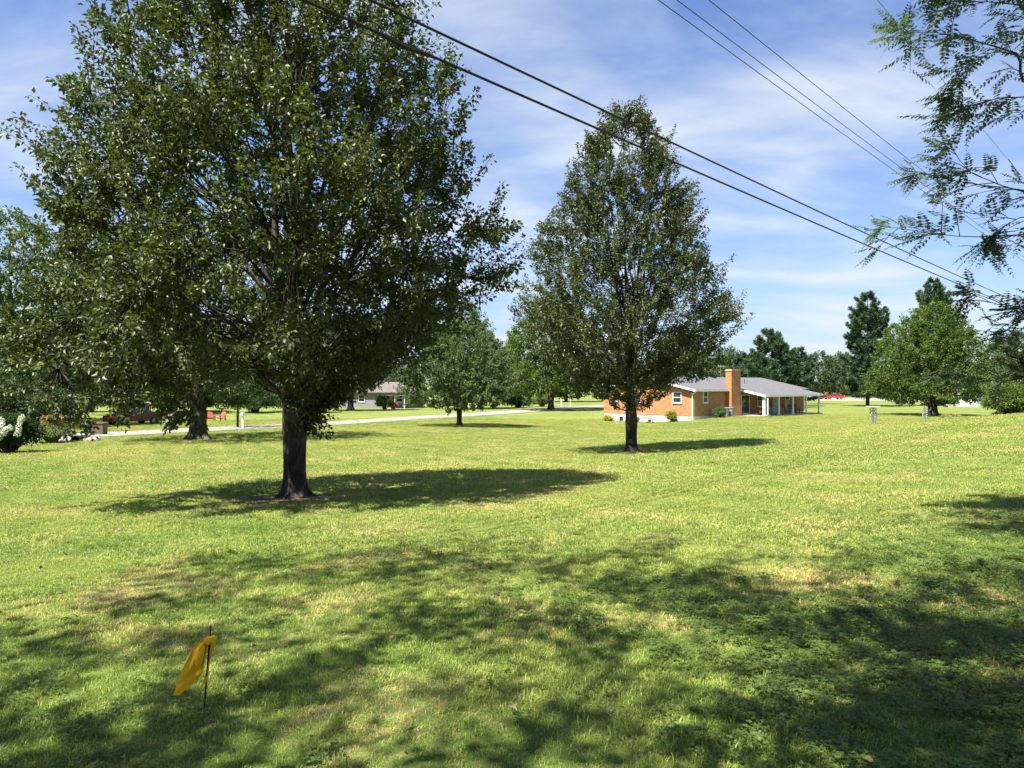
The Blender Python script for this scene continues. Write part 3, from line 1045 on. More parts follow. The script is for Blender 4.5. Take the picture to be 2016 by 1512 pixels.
def window(parent, axis, a0, a1, z0, z1, off, double=True, name='window', shut=None):
    """window on the long side (axis x, at y=off) or the gable (axis y, at x=off)"""
    def bx(mb, u0, u1, d0, d1, q0, q1):
        if axis == 'x':
            return mb.box(u0, u1, off - d1, off - d0, q0, q1)
        return mb.box(off - d1, off - d0, u0, u1, q0, q1)
    f = .07
    fr = MB()
    bx(fr, a0, a0 + f, -.04, .05, z0, z1)
    bx(fr, a1 - f, a1, -.04, .05, z0, z1)
    bx(fr, a0 + f, a1 - f, -.04, .05, z1 - f, z1)
    bx(fr, a0 + f, a1 - f, -.04, .05, z0, z0 + f)
    w = fr.build(name, M_WHITE, parent)
    m = (z0 + z1) / 2
    if double:
        bx(MB(), a0 + f, a1 - f, -.03, .035, m - .03, m + .03).build('sash_rail', M_WHITE, w)
        bx(MB(), a0 + f, a1 - f, -.03, .015, z0 + f, m - .03).build('pane', M_GLASS, w)
        bx(MB(), a0 + f, a1 - f, -.03, .015, m + .03, z1 - f).build('pane', M_GLASS, w)
    else:
        bx(MB(), a0 + f, a1 - f, -.03, .015, z0 + f, z1 - f).build('pane', M_GLASS, w)
    bx(MB(), a0 - .05, a1 + .05, -.02, .09, z0 - .07, z0 - .002).build('sill', M_WHITE, w)
    return w


window(house, 'x', 1.4, 2.2, 1.3, 2.42, 0)
window(house, 'y', 1.4, 2.42, 1.28, 2.35, 0)
window(house, 'y', 6.3, 7.5, 1.28, 2.35, 0)
window(house, 'y', 9.3, 10.3, 1.28, 2.35, 0)
window(house, 'x', 11.0, 12.6, .75, 1.95, 0)
window(house, 'x', 16.6, 17.6, .85, 1.95, 0)
window(house, 'x', 8.0, 9.5, .08, 2.0, 0, double=False, name='patio_door')
dr = MB().box(14.2, 15.1, -.05, .02, .05, 2.02).build('door', varied('pale_blue_door', (.42, .46, .5), (.36, .4, .44), 3, .5), house)
MB().box(14.1, 14.198, -.07, .02, .05, 2.1).box(15.102, 15.2, -.07, .02, .05, 2.1).box(14.1, 15.2, -.07, .02, 2.102, 2.18).build('door_frame', M_WHITE, dr)
MB().box(20.6, 20.83, -.05, -.003, .1, 2.4).build('corner_board', M_WHITE, house)
for a0, a1 in ((1.94, 2.45), (4.9, 5.5), (8.6, 9.2)):
    w = MB().box(-.03, .02, a0, a1, -.85, -.2).build('basement_window', M_GREYTRIM, house)
    MB().box(-.045, -.031, a0 + .06, a1 - .06, -.8, -.26).build('pane', M_GLASS, w)
an = MB().bar((13.8, 6.2, 3.6), (13.8, 6.2, 5.3), .03).bar((12.9, 6.2, 5.2), (14.7, 6.4, 5.0), .02)
for q in range(5):
    an.bar((13.0 + q * .36, 5.9 - q * .05, 5.18 - q * .04), (13.0 + q * .36, 6.6 + q * .05, 5.18 - q * .04), .012, n=4)
an.build('antenna', M_STEEL, house)


def hloc(x, y, z=0.0):
    """house-frame point to world"""
    v = house.matrix_basis @ Vector((x, y, z))
    return (v.x, v.y, v.z)


def hground(x, y):
    v = hloc(x, y)
    return (v[0], v[1], h1(v[0], v[1]))


# things on the porch
def rocking_chair(x, y, rot, label):
    r = empty('rocking_chair', hloc(x, y, .002), label, 'chair', 'white rocking chairs on the porch', rotz=rad(90 - PHI) + rot)
    m = M_GREYTRIM
    for sx_ in (-.27, .27):
        pts = [(sx_, -.5 + .2 * i, .02 + .012 * (i - 2.5) ** 2) for i in range(6)]
        rk = MB()
        for a, b in zip(pts[:-1], pts[1:]):
            rk.bar(a, b, .022, n=5)
        rk.build('rocker', m, r)
        MB().bar((sx_, -.26, .05), (sx_, -.26, .62), .022, n=6).build('leg', m, r)
        MB().bar((sx_, .22, .05), (sx_, .30, .62), .022, n=6).build('leg', m, r)
        MB().box(sx_ - .05, sx_ + .05, -.32, .30, .62, .65).build('arm', m, r)
    MB().box(-.27, .27, -.28, .24, .38, .42).build('seat', m, r)
    bk = MB().bar((-.25, .24, .4), (-.25, .46, 1.12), .022, n=6).bar((.25, .24, .4), (.25, .46, 1.12), .022, n=6)
    bk.hexa([(-.25, .43, 1.02), (.25, .43, 1.02), (.25, .46, 1.02), (-.25, .46, 1.02), (-.25, .46, 1.14), (.25, .46, 1.14), (.25, .49, 1.14), (-.25, .49, 1.14)])
    backrest = bk.build('backrest', m, r)
    for q in range(5):
        xx = -.18 + .09 * q
        MB().bar((xx, .25, .42), (xx, .45, 1.05), .016, n=5).build('slat', m, backrest)
    return r


rocking_chair(10.9, -1.7, .2, 'white rocking chair on the porch, nearest the chimney')
rocking_chair(12.6, -1.6, -.1, 'middle one of the three white rocking chairs on the porch')
rocking_chair(14.6, -1.6, .15, 'white rocking chair on the porch by the pale door')
b = empty('porch_bench', hloc(17.0, -.9, .002), 'dark wooden bench at the right end of the porch', 'bench', rotz=rad(90 - PHI))
for q in range(3):
    MB().box(-.75, .75, -.25 + q * .17, -.10 + q * .17, .42, .46).build('seat_slat', M_WOOD, b)
for q in range(2):
    MB().box(-.75, .75, .27, .30, .6 + q * .18, .73 + q * .18).build('back_slat', M_WOOD, b)
for xx in (-.65, .65):
    MB().box(xx - .03, xx + .03, -.24, -.18, 0, .42).build('leg', M_WOOD, b)
    MB().box(xx - .03, xx + .03, .20, .27, 0, .92).build('leg', M_WOOD, b)
w = empty('red_wagon', hloc(8.7, -2.0, .002), 'small red wagon on the porch beside the chimney', 'wagon', rotz=rad(90 - PHI + 15))
MB().hexa([(-.42, -.2, .22), (.42, -.2, .22), (.42, .2, .22), (-.42, .2, .22), (-.48, -.25, .42), (.48, -.25, .42), (.48, .25, .42), (-.48, .25, .42)]).build('tray', M_RED, w)
for sx_ in (-.3, .3):
    for sy_ in (-.22, .22):
        MB().bar((sx_, sy_ - .03, .12), (sx_, sy_ + .03, .12), .12, n=12).build('wheel', M_RUBBER, w)
        MB().bar((sx_, sy_ * .7, .12), (sx_, sy_ * .7, .23), .02).build('axle_bracket', M_DARKM, w)
MB().bar((-.44, 0, .25), (-.75, 0, .8), .014).bar((-.75, -.1, .8), (-.75, .1, .8), .014).build('handle', M_DARKM, w)


def metal_can(x, y, label, hh=.95):
    g = hground(x, y)
    r = empty('trash_can', (g[0], g[1], g[2] - .02), label, 'trash can', 'metal cans by the chimney')
    MB().lathe([(.24, 0), (.27, .03), (.29, .3), (.28, .32), (.30, .6), (.29, .62), (.31, hh - .1)], 16).build('body', M_STEEL, r, smooth=False)
    MB().lathe([(.33, hh - .1), (.33, hh - .06), (.2, hh), (.05, hh + .02)], 16).build('lid', M_STEEL, r)
    MB().bar((-.08, 0, hh + .06), (.08, 0, hh + .06), .014).bar((-.08, 0, hh), (-.08, 0, hh + .06), .012).bar((.08, 0, hh), (.08, 0, hh + .06), .012).build('lid_handle', M_DARKM, r)


metal_can(3.75, -1.0, 'galvanised trash can beside the round green shrub')
metal_can(4.5, -1.05, 'galvanised trash can against the chimney')

lo = hground(-1.2, 4.3)
lc = empty('lounge_chair', lo, 'faded red striped lounge chair at the foundation wall', 'chair', rotz=rad(90 - PHI))
M_REDF = varied('faded_red_cloth', (.42, .16, .12), (.52, .30, .25), 9, .9, .1, stretch=(1, 6, 1))
MB().box(-.3, .3, -.55, .35, .32, .42).build('seat', M_REDF, lc)
MB().hexa([(-.3, .33, .36), (.3, .33, .36), (.3, .43, .36), (-.3, .43, .36), (-.3, .62, .95), (.3, .62, .95), (.3, .70, .95), (-.3, .70, .95)]).build('backrest', M_REDF, lc)
for sx_ in (-.28, .28):
    for sy_ in (-.45, .3):
        MB().bar((sx_, sy_, 0), (sx_, sy_, .34), .02).build('leg', M_WHITE, lc)
    MB().box(sx_ - .03, sx_ + .03, -.5, .45, .56, .59).build('arm', M_WHITE, lc)

# ------------------------------------------------------------------ shrubs and flowers
def make_bush(name, label, loc, rx, rz_, npl, ln, palette, seed, cat='shrub', shoots=160, group=None, mat=None, ry=None, blossom=None, wr=.6):
    gen = np.random.default_rng(seed)
    root = empty(name, loc, label, cat, group)
    ry = ry or rx
    u = unit(gen.normal(size=(shoots, 3)))
    u[:, 2] = np.abs(u[:, 2]) * 1.25 - .30
    u = unit(u)
    q = gen.uniform(.6, 1.0, shoots) * (1 + .12 * np.sin(u[:, 0] * 5 + seed) + .1 * np.sin(u[:, 1] * 6 + u[:, 2] * 4))
    end = u * q[:, None] * np.array([rx, ry, rz_ * .55]) + np.array([0, 0, rz_ * .45])
    end[:, 2] = np.maximum(end[:, 2], .06)
    base = np.stack([gen.normal(0, rx * .08, shoots), gen.normal(0, ry * .08, shoots), np.zeros(shoots) - .05], -1)
    mid = base * .5 + end * .5 + np.array([0, 0, .18]) * rz_
    sh = bez(base, mid, end, 6)
    v, qd = tubes(sh, np.array([.018, .014, .010, .008, .006, .004])[None] * np.ones((shoots, 1)) * max(.5, min(1.5, rz_)), 3)
    st = link('stems', np_mesh('stems', v, [qd]), M_BARK2, root)
    st['kind'] = 'stuff'
    lv, lf, lc_ = crown_leaves(sh[:, 2:], npl, ln, palette, gen, spread=rx * .16, droop=.2, wratio=wr)
    lv[:, 2] = np.maximum(lv[:, 2], .01)
    c = link('foliage', np_mesh('foliage', lv, [lf], lc_), mat or M_LEAF_SOFT, root)
    c['kind'] = 'stuff'
    return root, end


g = hground(2.6, -1.1)
make_bush('green_shrub', 'round light green shrub at the brick wall beside the trash cans', g, .65, 1.05, 40, .10, [(.07, .13, .04), (.10, .17, .06)], 81)
g = hground(-.7, 2.0)
make_bush('flowering_plant', 'yellow flowering plant at the basement window near the downspout', g, .6, 1.15, 24, .11, [(.06, .12, .03), (.10, .16, .03), (.45, .36, .03)], 82, cat='plant', shoots=90)
g = hground(-.8, 6.6)
make_bush('flowering_plant', 'low green plant at the white foundation behind the slender pear trunk', g, .7, .6, 24, .12, [(.09, .15, .04), (.12, .18, .05)], 83, cat='plant', shoots=70)
g = hground(-.9, 9.9)
make_bush('flowering_plant', 'low plant with yellow flowers at the left foundation corner', g, .6, .6, 24, .12, [(.08, .14, .04), (.5, .4, .04), (.45, .36, .03)], 84, cat='plant', shoots=70)
make_bush('leafy_bush', 'bright green bush at the right edge under the dark cedar', zat(at(1988, 36), 36), 1.25, 1.75, 34, .10, [(.06, .11, .02), (.10, .16, .025), (.14, .19, .03)], 85, cat='bush', shoots=260)
make_bush('green_shrub', 'yellow green shrub beside the white porch post of the pale house', zat(at(757, 114), 114), 1.5, 2.4, 30, .22, [(.10, .16, .03), (.14, .20, .04)], 86, shoots=110)
make_bush('green_shrub', 'light shrub by the road left of the white fence posts', zat(at(1068, 122), 122), 1.9, 2.2, 30, .22, [(.09, .14, .03), (.13, .19, .05)], 87, shoots=110)
make_bush('dark_hedge_bush', 'dark bush in the shade behind the ornamental grass', zat(at(85, 50), 50), 2.6, 3.4, 40, .15, DARKG, 88, cat='bush', shoots=300)
make_bush('dark_hedge_bush', 'dark bush at the left edge behind the white hydrangea', zat(at(-10, 46), 46), 2.8, 4.2, 40, .15, DARKG, 89, cat='bush', shoots=320)
make_bush('dark_hedge_bush', 'dark low bush under the trees beyond the road', zat(at(1020, 118), 118), 2.4, 2.0, 30, .25, DARKG, 90, cat='bush', shoots=120)

for k, (pxx, Y, rx_, rz_2) in enumerate(((175, 98, 3.4, 3.6), (245, 100, 3.0, 3.2), (330, 96, 3.6, 3.4), (395, 99, 3.0, 2.8), (500, 97, 3.2, 3.4), (570, 102, 3.4, 3.0), (630, 99, 2.6, 2.6))):
    make_bush('dark_hedge_bush', 'dark shrub in the shaded hedge row beyond the road at the left', zat(at(pxx, Y), Y), rx_, rz_2, 34, .26, DARKG, 140 + k, cat='bush', shoots=140, group='shaded hedge row beyond the road')

# hydrangea with white panicles
hyl = zat(at(18, 31), 31)
hy, ends = make_bush('hydrangea_bush', 'dark green hydrangea covered in white flower heads at the left edge', hyl, 1.15, 1.75, 34, .13, [(.02, .05, .016), (.032, .07, .02)], 91, cat='bush', shoots=240)
M_BLOOM = varied('cream_petals', (.72, .71, .60), (.58, .60, .44), 14, .8, .2)
gb = np.random.default_rng(3)
pv = []
MBq = 150
u = unit(gb.normal(size=(MBq, 3)))
pp = u * np.array([.085, .085, .12]) * gb.uniform(.7, 1.0, (MBq, 1))
pp[:, :2] *= np.clip(1.25 - (pp[:, 2:3] + .12) / .24 * .7, .3, 1.3)
bv, bf = leaf_quads(pp, unit(u + gb.normal(size=u.shape) * .7), u, np.full(MBq, .045), np.full(MBq, .045), fold=.05, curl=.0)
bloom = np_mesh('blossom', bv, [bf])
bloom.materials.append(M_BLOOM)
cnt = 0
for i in np.argsort(ends[:, 1] - .35 * ends[:, 2]):
    e = ends[i]
    if e[2] < .35 or e[1] > .6:
        continue
    o = link('blossom', bloom, None, hy, (e[0] * 1.07, e[1] * 1.07, e[2] * 1.05))
    o.rotation_euler = (random.uniform(-.5, .5), random.uniform(-.5, .5), random.uniform(0, 6))
    k_ = random.uniform(.85, 1.35)
    o.scale = (k_, k_, k_)
    cnt += 1
    if cnt >= 46:
        break


def grass_clump(name, label, loc, r, hgt, n, seed, pal, plume=None, cat='ornamental grass', wdt=.02):
    gen = np.random.default_rng(seed)
    root = empty(name, loc, label, cat)
    a = gen.uniform(0, 6.283, n)
    out = gen.uniform(.15, 1, n) ** .7
    base = np.stack([np.cos(a) * r * .25 * out, np.sin(a) * r * .25 * out, np.zeros(n)], -1)
    hh = hgt * gen.uniform(.65, 1.05, n) * (1.05 - .35 * out)
    mid = base + np.stack([np.cos(a) * r * .35 * out, np.sin(a) * r * .35 * out, hh * 1.15], -1)
    end = base + np.stack([np.cos(a) * r * out, np.sin(a) * r * out, hh * (1 - .45 * out)], -1)
    P = bez(base, mid, end, 6)
    side = np.stack([-np.sin(a), np.cos(a), np.zeros(n)], -1)
    wd = wdt * np.array([1, 1, .9, .75, .5, .08])
    v = np.stack([P + side[:, None] * wd[None, :, None], P - side[:, None] * wd[None, :, None]], 2)
    idx = np.arange(n * 12).reshape(n, 6, 2)
    f = np.stack([idx[:, :-1, 0], idx[:, :-1, 1], idx[:, 1:, 1], idx[:, 1:, 0]], -1).reshape(-1, 4)
    c = gen.dirichlet(np.full(len(pal), .6), n) @ np.array(pal)
    o = link('blades', np_mesh('blades', v.reshape(-1, 3), [f], np.repeat(c, 12, 0)), M_LEAF_SOFT, root)
    o['kind'] = 'stuff'
    if plume:
        m = int(n * .06)
        sel = gen.choice(n, m, replace=False)
        b0 = base[sel] * .6
        e0 = b0 + np.stack([np.cos(a[sel]) * r * .35, np.sin(a[sel]) * r * .35, np.full(m, hgt * 1.0) * gen.uniform(.85, 1.1, m)], -1)
        q = 16
        t = gen.uniform(.72, 1.02, (m, q, 1))
        pp_ = (b0[:, None] * (1 - t) + e0[:, None] * t).reshape(-1, 3) + gen.normal(size=(m * q, 3)) * .03
        d = unit(gen.normal(size=(m * q, 3)) * .5 + np.array([0, 0, 1.0]))
        lv, lf = leaf_quads(pp_, d, unit(gen.normal(size=(m * q, 3))), np.full(m * q, .16), np.full(m * q, .04), .1, 0)
        o = link('plumes', np_mesh('plumes', lv, [lf], np.tile(np.array(plume), (m * q * 4, 1))), M_LEAF_SOFT, root)
        o['kind'] = 'stuff'
    return root


grass_clump('ornamental_grass', 'arching ornamental grass clump with orange plumes by the road', zat(at(102, 40.5), 40.5), 1.0, 1.3, 1700, 5,
            [(.12, .17, .06), (.19, .23, .10), (.09, .13, .04)], plume=(.34, .22, .12))
for k, (pxx, yy, r_, hh_, lab) in enumerate(((1862, 60, .8, .9, 'clump of tall yellow dry grass left of the others by the maple trunk'),
                                              (1882, 58, .9, 1.0, 'tallest clump of yellow dry grass right of the maple trunk'),
                                              (1915, 57, 1.2, .6, 'wide low clump of yellowing weeds below the right bush'))):
    grass_clump('dry_grass_clump', lab, zat(at(pxx, yy), yy), r_, hh_, 420, 60 + k, [(.30, .25, .08), (.36, .32, .14), (.16, .19, .05)], cat='grass clump')

# ------------------------------------------------------------------ wire mesh columns on the far lawn
def mesh_column(pxx, Y, hh, label, plate=True):
    loc = zat(at(pxx, Y), Y)
    r = empty('wire_mesh_column', loc, label, 'mesh column', 'wire mesh columns on the lawn')
    m = MB()
    n, rows = 8, 12
    for s_ in (1, -1):
        for k in range(n):
            for j in range(rows):
                def P(jj):
                    q = jj / rows
                    a = 2 * math.pi * (k + s_ * jj * .5) / n
                    rr_ = (.10 + .11 * min(1, q * 1.6))
                    return (rr_ * math.cos(a), rr_ * math.sin(a), .12 + q * (hh - .2))
                m.bar(P(j), P(j + 1), .012, n=4)
    m.build('mesh', M_STEEL, r)['kind'] = 'stuff'
    MB().bar((0, 0, -.1), (0, 0, hh), .028, n=8).build('pole', M_STEEL, r)
    if plate:
        MB().lathe([(.46, hh - .005), (.46, hh + .012), (.1, hh + .02)], 18).build('top_plate', M_WHITE, r)
    else:
        MB().lathe([(.22, hh - .02), (.22, hh + .0), (.1, hh + .02)], 14).build('top_ring', M_STEEL, r)


mesh_column(1719, 50, 1.50, 'grey wire mesh column with flat white top on the right lawn')
mesh_column(1821, 60, 1.25, 'fainter wire mesh column beside the maple trunk', plate=False)

# ------------------------------------------------------------------ cars
def make_car(name, label, loc, rotz_, paint, long_=4.6):
    r = empty(name, loc, label, 'car', rotz=rotz_)
    k = long_ / 4.6
    prof = [(-2.25, .35), (-2.3, .62), (-2.2, .86), (-1.35, .95), (-.75, 1.38), (.75, 1.42), (1.45, 1.0), (2.1, .93), (2.28, .7), (2.25, .35)]
    body = MB()
    n = len(prof)
    vs = []
    for yy, inset in ((-.86, .10), (-.88, 0), (.88, 0), (.86, .10)):
        for (x, z) in prof:
            zz_ = z
            y2 = yy * (1 - .16 * max(0, (z - .95)) / .45)
            vs.append((x * k * (1 - .03 * (inset > 0)), y2, zz_))
    fs = []
    for j in range(3):
        for i in range(n):
            fs.append((j * n + i, j * n + (i + 1) % n, (j + 1) * n + (i + 1) % n, (j + 1) * n + i))
    fs.append(tuple(range(n - 1, -1, -1)))
    fs.append(tuple(range(3 * n, 4 * n)))
    body.add(vs, fs)
    body.build('body', paint, r)
    for s_ in (-1, 1):
        MB().hexa([(-1.2 * k, s_ * .873, .98), (1.3 * k, s_ * .873, .98), (1.3 * k, s_ * .88, .98), (-1.2 * k, s_ * .88, .98), (-.72 * k, s_ * .75, 1.33), (.72 * k, s_ * .75, 1.36), (.72 * k, s_ * .765, 1.36), (-.72 * k, s_ * .765, 1.33)]).build('side_window', M_GLASS, r)
        MB().box(2.2 * k, 2.30 * k, s_ * .68 - .14, s_ * .68 + .14, .66, .80).build('headlight', M_WHITE, r)
    MB().hexa([(.86 * k, -.68, 1.36), (.86 * k, .68, 1.36), (1.46 * k, .74, 1.03), (1.46 * k, -.74, 1.03), (.90 * k, -.68, 1.375), (.90 * k, .68, 1.375), (1.50 * k, .74, 1.045), (1.50 * k, -.74, 1.045)]).build('windscreen', M_GLASS, r)
    for x in (-1.4, 1.4):
        for s_ in (-1, 1):
            wh = MB().bar((x * k, s_ * .72, .33), (x * k, s_ * .90, .33), .33, n=16).build('wheel', M_RUBBER, r)
            MB().bar((x * k, s_ * .90, .33), (x * k, s_ * .91, .33), .19, n=12).build('rim', M_STEEL, wh)
    return r


M_CARRED = principled('red_car_paint', (.50, .025, .03), .25, .6)
M_CARDARK = principled('dark_red_car_paint', (.09, .014, .012), .35, .5)
M_CARW = principled('white_car_paint', (.7, .7, .7), .25, .6)
patch('parking_lot', 92, 192, 46, 17, 0, M_CONC, 'pale paved lot far behind the pines', lift=.08, cat='pavement')
make_car('parked_car', 'bright red car parked far behind the right end of the porch', (at(1641, 186), 186, h1(at(1641, 186), 186) + .08), rad(8), M_CARRED, 5.2)
make_car('parked_car', 'small white car parked left of the far red car', (at(1606, 188), 188, h1(at(1606, 188), 188) + .08), rad(170), M_CARW)
make_car('parked_car', 'dark red car half hidden behind low leaves left of the thick trunk', zat(at(262, 66), 66), rad(62), M_CARDARK)

# ------------------------------------------------------------------ pale house beyond the road
def simple_house(name, label, loc, rotz_, W, D, hw, rise, wallm, roofm, posts=(), extra=True):
    r = empty(name, loc, label, 'house', rotz=rotz_)
    MB().box(0, W, 0, D, -.3, hw).prism([(0.002, hw), (D / 2, hw + rise - .1), (D - .002, hw)], .002, W - .002, 'x').build('wall', wallm, r)
    sl_ = rise / (D / 2)
    MB().prism([(-.5, hw - .5 * sl_ + .14), (D / 2, hw + rise + .14), (D + .5, hw - .5 * sl_ + .14), (D + .5, hw - .5 * sl_), (D / 2, hw + rise), (-.5, hw - .5 * sl_)], -.5, W + .5, 'x').build('roof', roofm, r)
    for x in np.arange(1.2, W - 1.5, 3.2):
        window(r, 'x', x, x + 1.1, hw * .38, hw * .82, 0)
    for x in posts:
        MB().bar((x, -1.6, -.2), (x, -1.6, hw - .6), .10, .06, n=10).build('porch_post', M_WHITE, r)
    if posts:
        MB().box(min(posts) - .3, max(posts) + .3, -1.9, -.002, hw - .6, hw - .5).build('porch_roof', roofm, r)
        MB().box(min(posts) - .3, max(posts) + .3, -1.9, -.002, -.3, .02).build('porch_floor', M_CONC, r)
    return r


M_GREYW = varied('grey_siding', (.24, .24, .25), (.20, .20, .21), .6, .8)
M_BROOF = shingle_mat('brown_shingles', (.11, .098, .09), (.15, .13, .12))
simple_house('pale_house', 'low grey house with brownish roof and white porch posts beyond the road', zat(at(655, 124), 124), rad(-6), 13.5, 8, 2.7, 1.5, M_GREYW, M_BROOF, posts=(9.4, 11.0, 12.6))
simple_house('white_house', 'white house glimpsed between the maple and the cedar at the right', zat(at(1925, 120), 120), rad(20), 12, 8, 2.6, 1.5, M_GREYTRIM, M_SHING)
rf = empty('red_flower_pot', zat(at(774, 117), 117), 'pot of red flowers at the porch post of the pale house', 'flower pot')
MB().lathe([(.28, 0), (.40, .5), (.42, .52)], 12).build('pot', varied('clay', (.3, .15, .1), (.25, .12, .08), 5), rf)
gq_ = np.random.default_rng(8)
u = unit(gq_.normal(size=(320, 3)))
u[:, 2] = np.abs(u[:, 2])
fv, ff = leaf_quads(u * np.array([.65, .65, .55]) * gq_.uniform(.5, 1, (320, 1)) + np.array([0, 0, .5]), u, unit(gq_.normal(size=(320, 3))), np.full(320, .2), np.full(320, .16))
link('flowers', np_mesh('flowers', fv, [ff]), principled('red_petals', (.62, .02, .04), .7), rf)['kind'] = 'stuff'


def adirondack(pxx, Y, rot, label):
    r = empty('adirondack_chair', zat(at(pxx, Y), Y), label, 'chair', 'orange red garden chairs', rotz=rot)
    m = M_ORED
    for q in range(4):
        MB().hexa([(-.28, -.35 + q * .16, .36 - q * .04), (.28, -.35 + q * .16, .36 - q * .04), (.28, -.22 + q * .16, .33 - q * .04), (-.28, -.22 + q * .16, .33 - q * .04),
                   (-.28, -.35 + q * .16, .39 - q * .04), (.28, -.35 + q * .16, .39 - q * .04), (.28, -.22 + q * .16, .36 - q * .04), (-.28, -.22 + q * .16, .36 - q * .04)]).build('seat_slat', m, r)
    for q in range(5):
        x = -.24 + q * .12
        t = 1.0 - .05 * abs(q - 2)
        MB().hexa([(x - .05, .26, .2), (x + .05, .26, .2), (x + .05, .29, .2), (x - .05, .29, .2), (x - .06, .58, t), (x + .06, .58, t), (x + .06, .61, t), (x - .06, .61, t)]).build('back_slat', m, r)
    for s_ in (-.34, .34):
        MB().box(s_ - .07, s_ + .07, -.42, .42, .56, .59).build('arm', m, r)
        MB().box(s_ - .03, s_ + .03, -.36, -.28, 0, .56).build('leg', m, r)
        MB().hexa([(s_ - .02, .3, 0), (s_ + .02, .3, 0), (s_ + .02, .5, 0), (s_ - .02, .5, 0), (s_ - .02, .3, .56), (s_ + .02, .3, .56), (s_ + .02, .42, .56), (s_ - .02, .42, .56)]).build('leg', m, r)


M_ORED = varied('orange_red_paint', (.36, .095, .05), (.28, .07, .045), 5, .6)
adirondack(414, 78, .5, 'orange red garden chair nearest the thick tree trunk')
adirondack(433, 78, -.4, 'orange red garden chair left of the white mailbox post')


def mailbox(pxx, Y, label, post=M_WHITE, boxm=M_WHITE, hh=1.05):
    r = empty('mailbox', zat(at(pxx, Y), Y), label, 'mailbox')
    MB().box(-.06, .06, -.06, .06, -.1, hh).build('post', post, r)
    MB().prism([(-.11, hh), (.11, hh), (.11, hh + .15), (.06, hh + .24), (-.06, hh + .24), (-.11, hh + .15)], -.26, .26, 'y').build('box', boxm, r)
    MB().box(.112, .125, -.12, -.08, hh + .1, hh + .3).build('flag', M_RED, r)


mailbox(478, 57.5, 'white mailbox post at the roadside near the leaning young tree')
mailbox(1123, 116, 'white mailbox post by the road left of the brick house')
for k, (pxx, Y, lab) in enumerate(((1090, 118, 'left one of two short white fence posts under the trees beyond the road'), (1105, 118, 'right one of two short white fence posts under the trees beyond the road'))):
    p = empty('fence_post', zat(at(pxx, Y), Y), lab, 'post')
    MB().box(-.09, .09, -.09, .09, -.1, 1.15).build('shaft', M_WHITE, p)
    MB().hexa([(-.12, -.12, 1.15), (.12, -.12, 1.15), (.12, .12, 1.15), (-.12, .12, 1.15), (-.02, -.02, 1.25), (.02, -.02, 1.25), (.02, .02, 1.25), (-.02, .02, 1.25)]).build('cap', M_WHITE, p)
gp = empty('gate_pillar', zat(at(336, 60), 60), 'tan stone pillar beside the driveway left of the thick trunk', 'pillar')
MB().box(-.28, .28, -.28, .28, -.1, 1.25).build('shaft', varied('tan_stone', (.40, .30, .22), (.30, .23, .17), 4, .9, .2, .6, 8), gp, bevel=.02)
MB().box(-.34, .34, -.34, .34, 1.252, 1.36).build('cap', M_CONC, gp, bevel=.02)
bc = empty('storage_box', zat(at(188, 50), 50), 'brown wooden box with a grey bin beside the lane at the left', 'box')
MB().box(-.1, .65, -.3, .3, 0, .75).build('box', M_WOOD, bc, bevel=.02)
MB().box(-.15, .70, -.35, .35, .752, .82).build('lid', M_WOOD, bc, bevel=.015)
MB().lathe([(.22, 0), (.27, .7), (.29, .72), (.1, .8)], 14, c=(-.5, 0)).build('bin', M_STEEL, bc)

# culvert with stones at the left
CU = zat(at(152, 42), 42)
patch('clay_patch', CU[0] + .1, CU[1] + .3, 1.75, 1.3, 0, M_CLAY, 'patch of bare reddish clay around the culvert')
cu = empty('culvert', CU, 'dark culvert pipe mouth ringed with pale stones on the left lawn', 'culvert')
pipe = MB()
nn = 20
vs, fs = [], []
for (r_, y) in ((.30, .9), (.30, -.25), (.24, -.25), (.24, .9)):
    for k in range(nn):
        a = 2 * math.pi * k / nn
        vs.append((r_ * math.cos(a), y * .6, .05 + r_ * math.sin(a)))
for j in range(3):
    for k in range(nn):
        fs.append((j * nn + k, j * nn + (k + 1) % nn, (j + 1) * nn + (k + 1) % nn, (j + 1) * nn + k))
fs.append(tuple(range(3 * nn, 4 * nn)))
pipe.add(vs, fs).build('pipe', M_DARKM, cu)
for v_ in range(4):
    g4 = np.random.default_rng(v_)
stone_me = []
for v_ in range(4):
    import bmesh
    bm = bmesh.new()
    bmesh.ops.create_icosphere(bm, subdivisions=2, radius=1)
    g4 = np.random.default_rng(v_ + 20)
    k3 = g4.normal(size=(4, 3)) * 1.6
    for vv in bm.verts:
        f_ = 1 + .13 * sum(math.sin(float(np.dot(k3[j], vv.co)) + j) for j in range(4)) * .7
        vv.co *= f_
        vv.co.z *= .65
    me = bpy.data.meshes.new('stone')
    bm.to_mesh(me)
    bm.free()
    me.materials.append(M_STONE)
    stone_me.append(me)
for k in range(40):
    a = random.uniform(-.25, math.pi + .25)
    rr_ = random.uniform(.42, 1.05)
    s_ = random.uniform(.10, .2)
    x, y = rr_ * math.cos(a) * 1.15, rr_ * math.sin(a) * .75 - .1
    zz_ = h1(CU[0] + x, CU[1] + y) - CU[2] + (.30 if abs(x) < .33 else .05)
    o = link('stone', stone_me[k % 4], None, cu, (x, y, zz_ + s_ * .2), random.uniform(0, 6))
    o.scale = (s_ * random.uniform(.9, 1.4), s_, s_)

# ------------------------------------------------------------------ overhead wires and their poles
th = math.atan2(2338 - 1008, F)
dW = np.array([math.sin(th), math.cos(th)])
nW = np.array([math.cos(th), -math.sin(th)])
T0, T1_ = -34.0, 68.0
M_CABLE = principled('black_cable', (.012, .012, .013), .6, .3)
M_POLE = varied('creosote_pole', (.07, .05, .035), (.12, .09, .065), 3, .9, .1, .5, 10, (4, 4, .6))


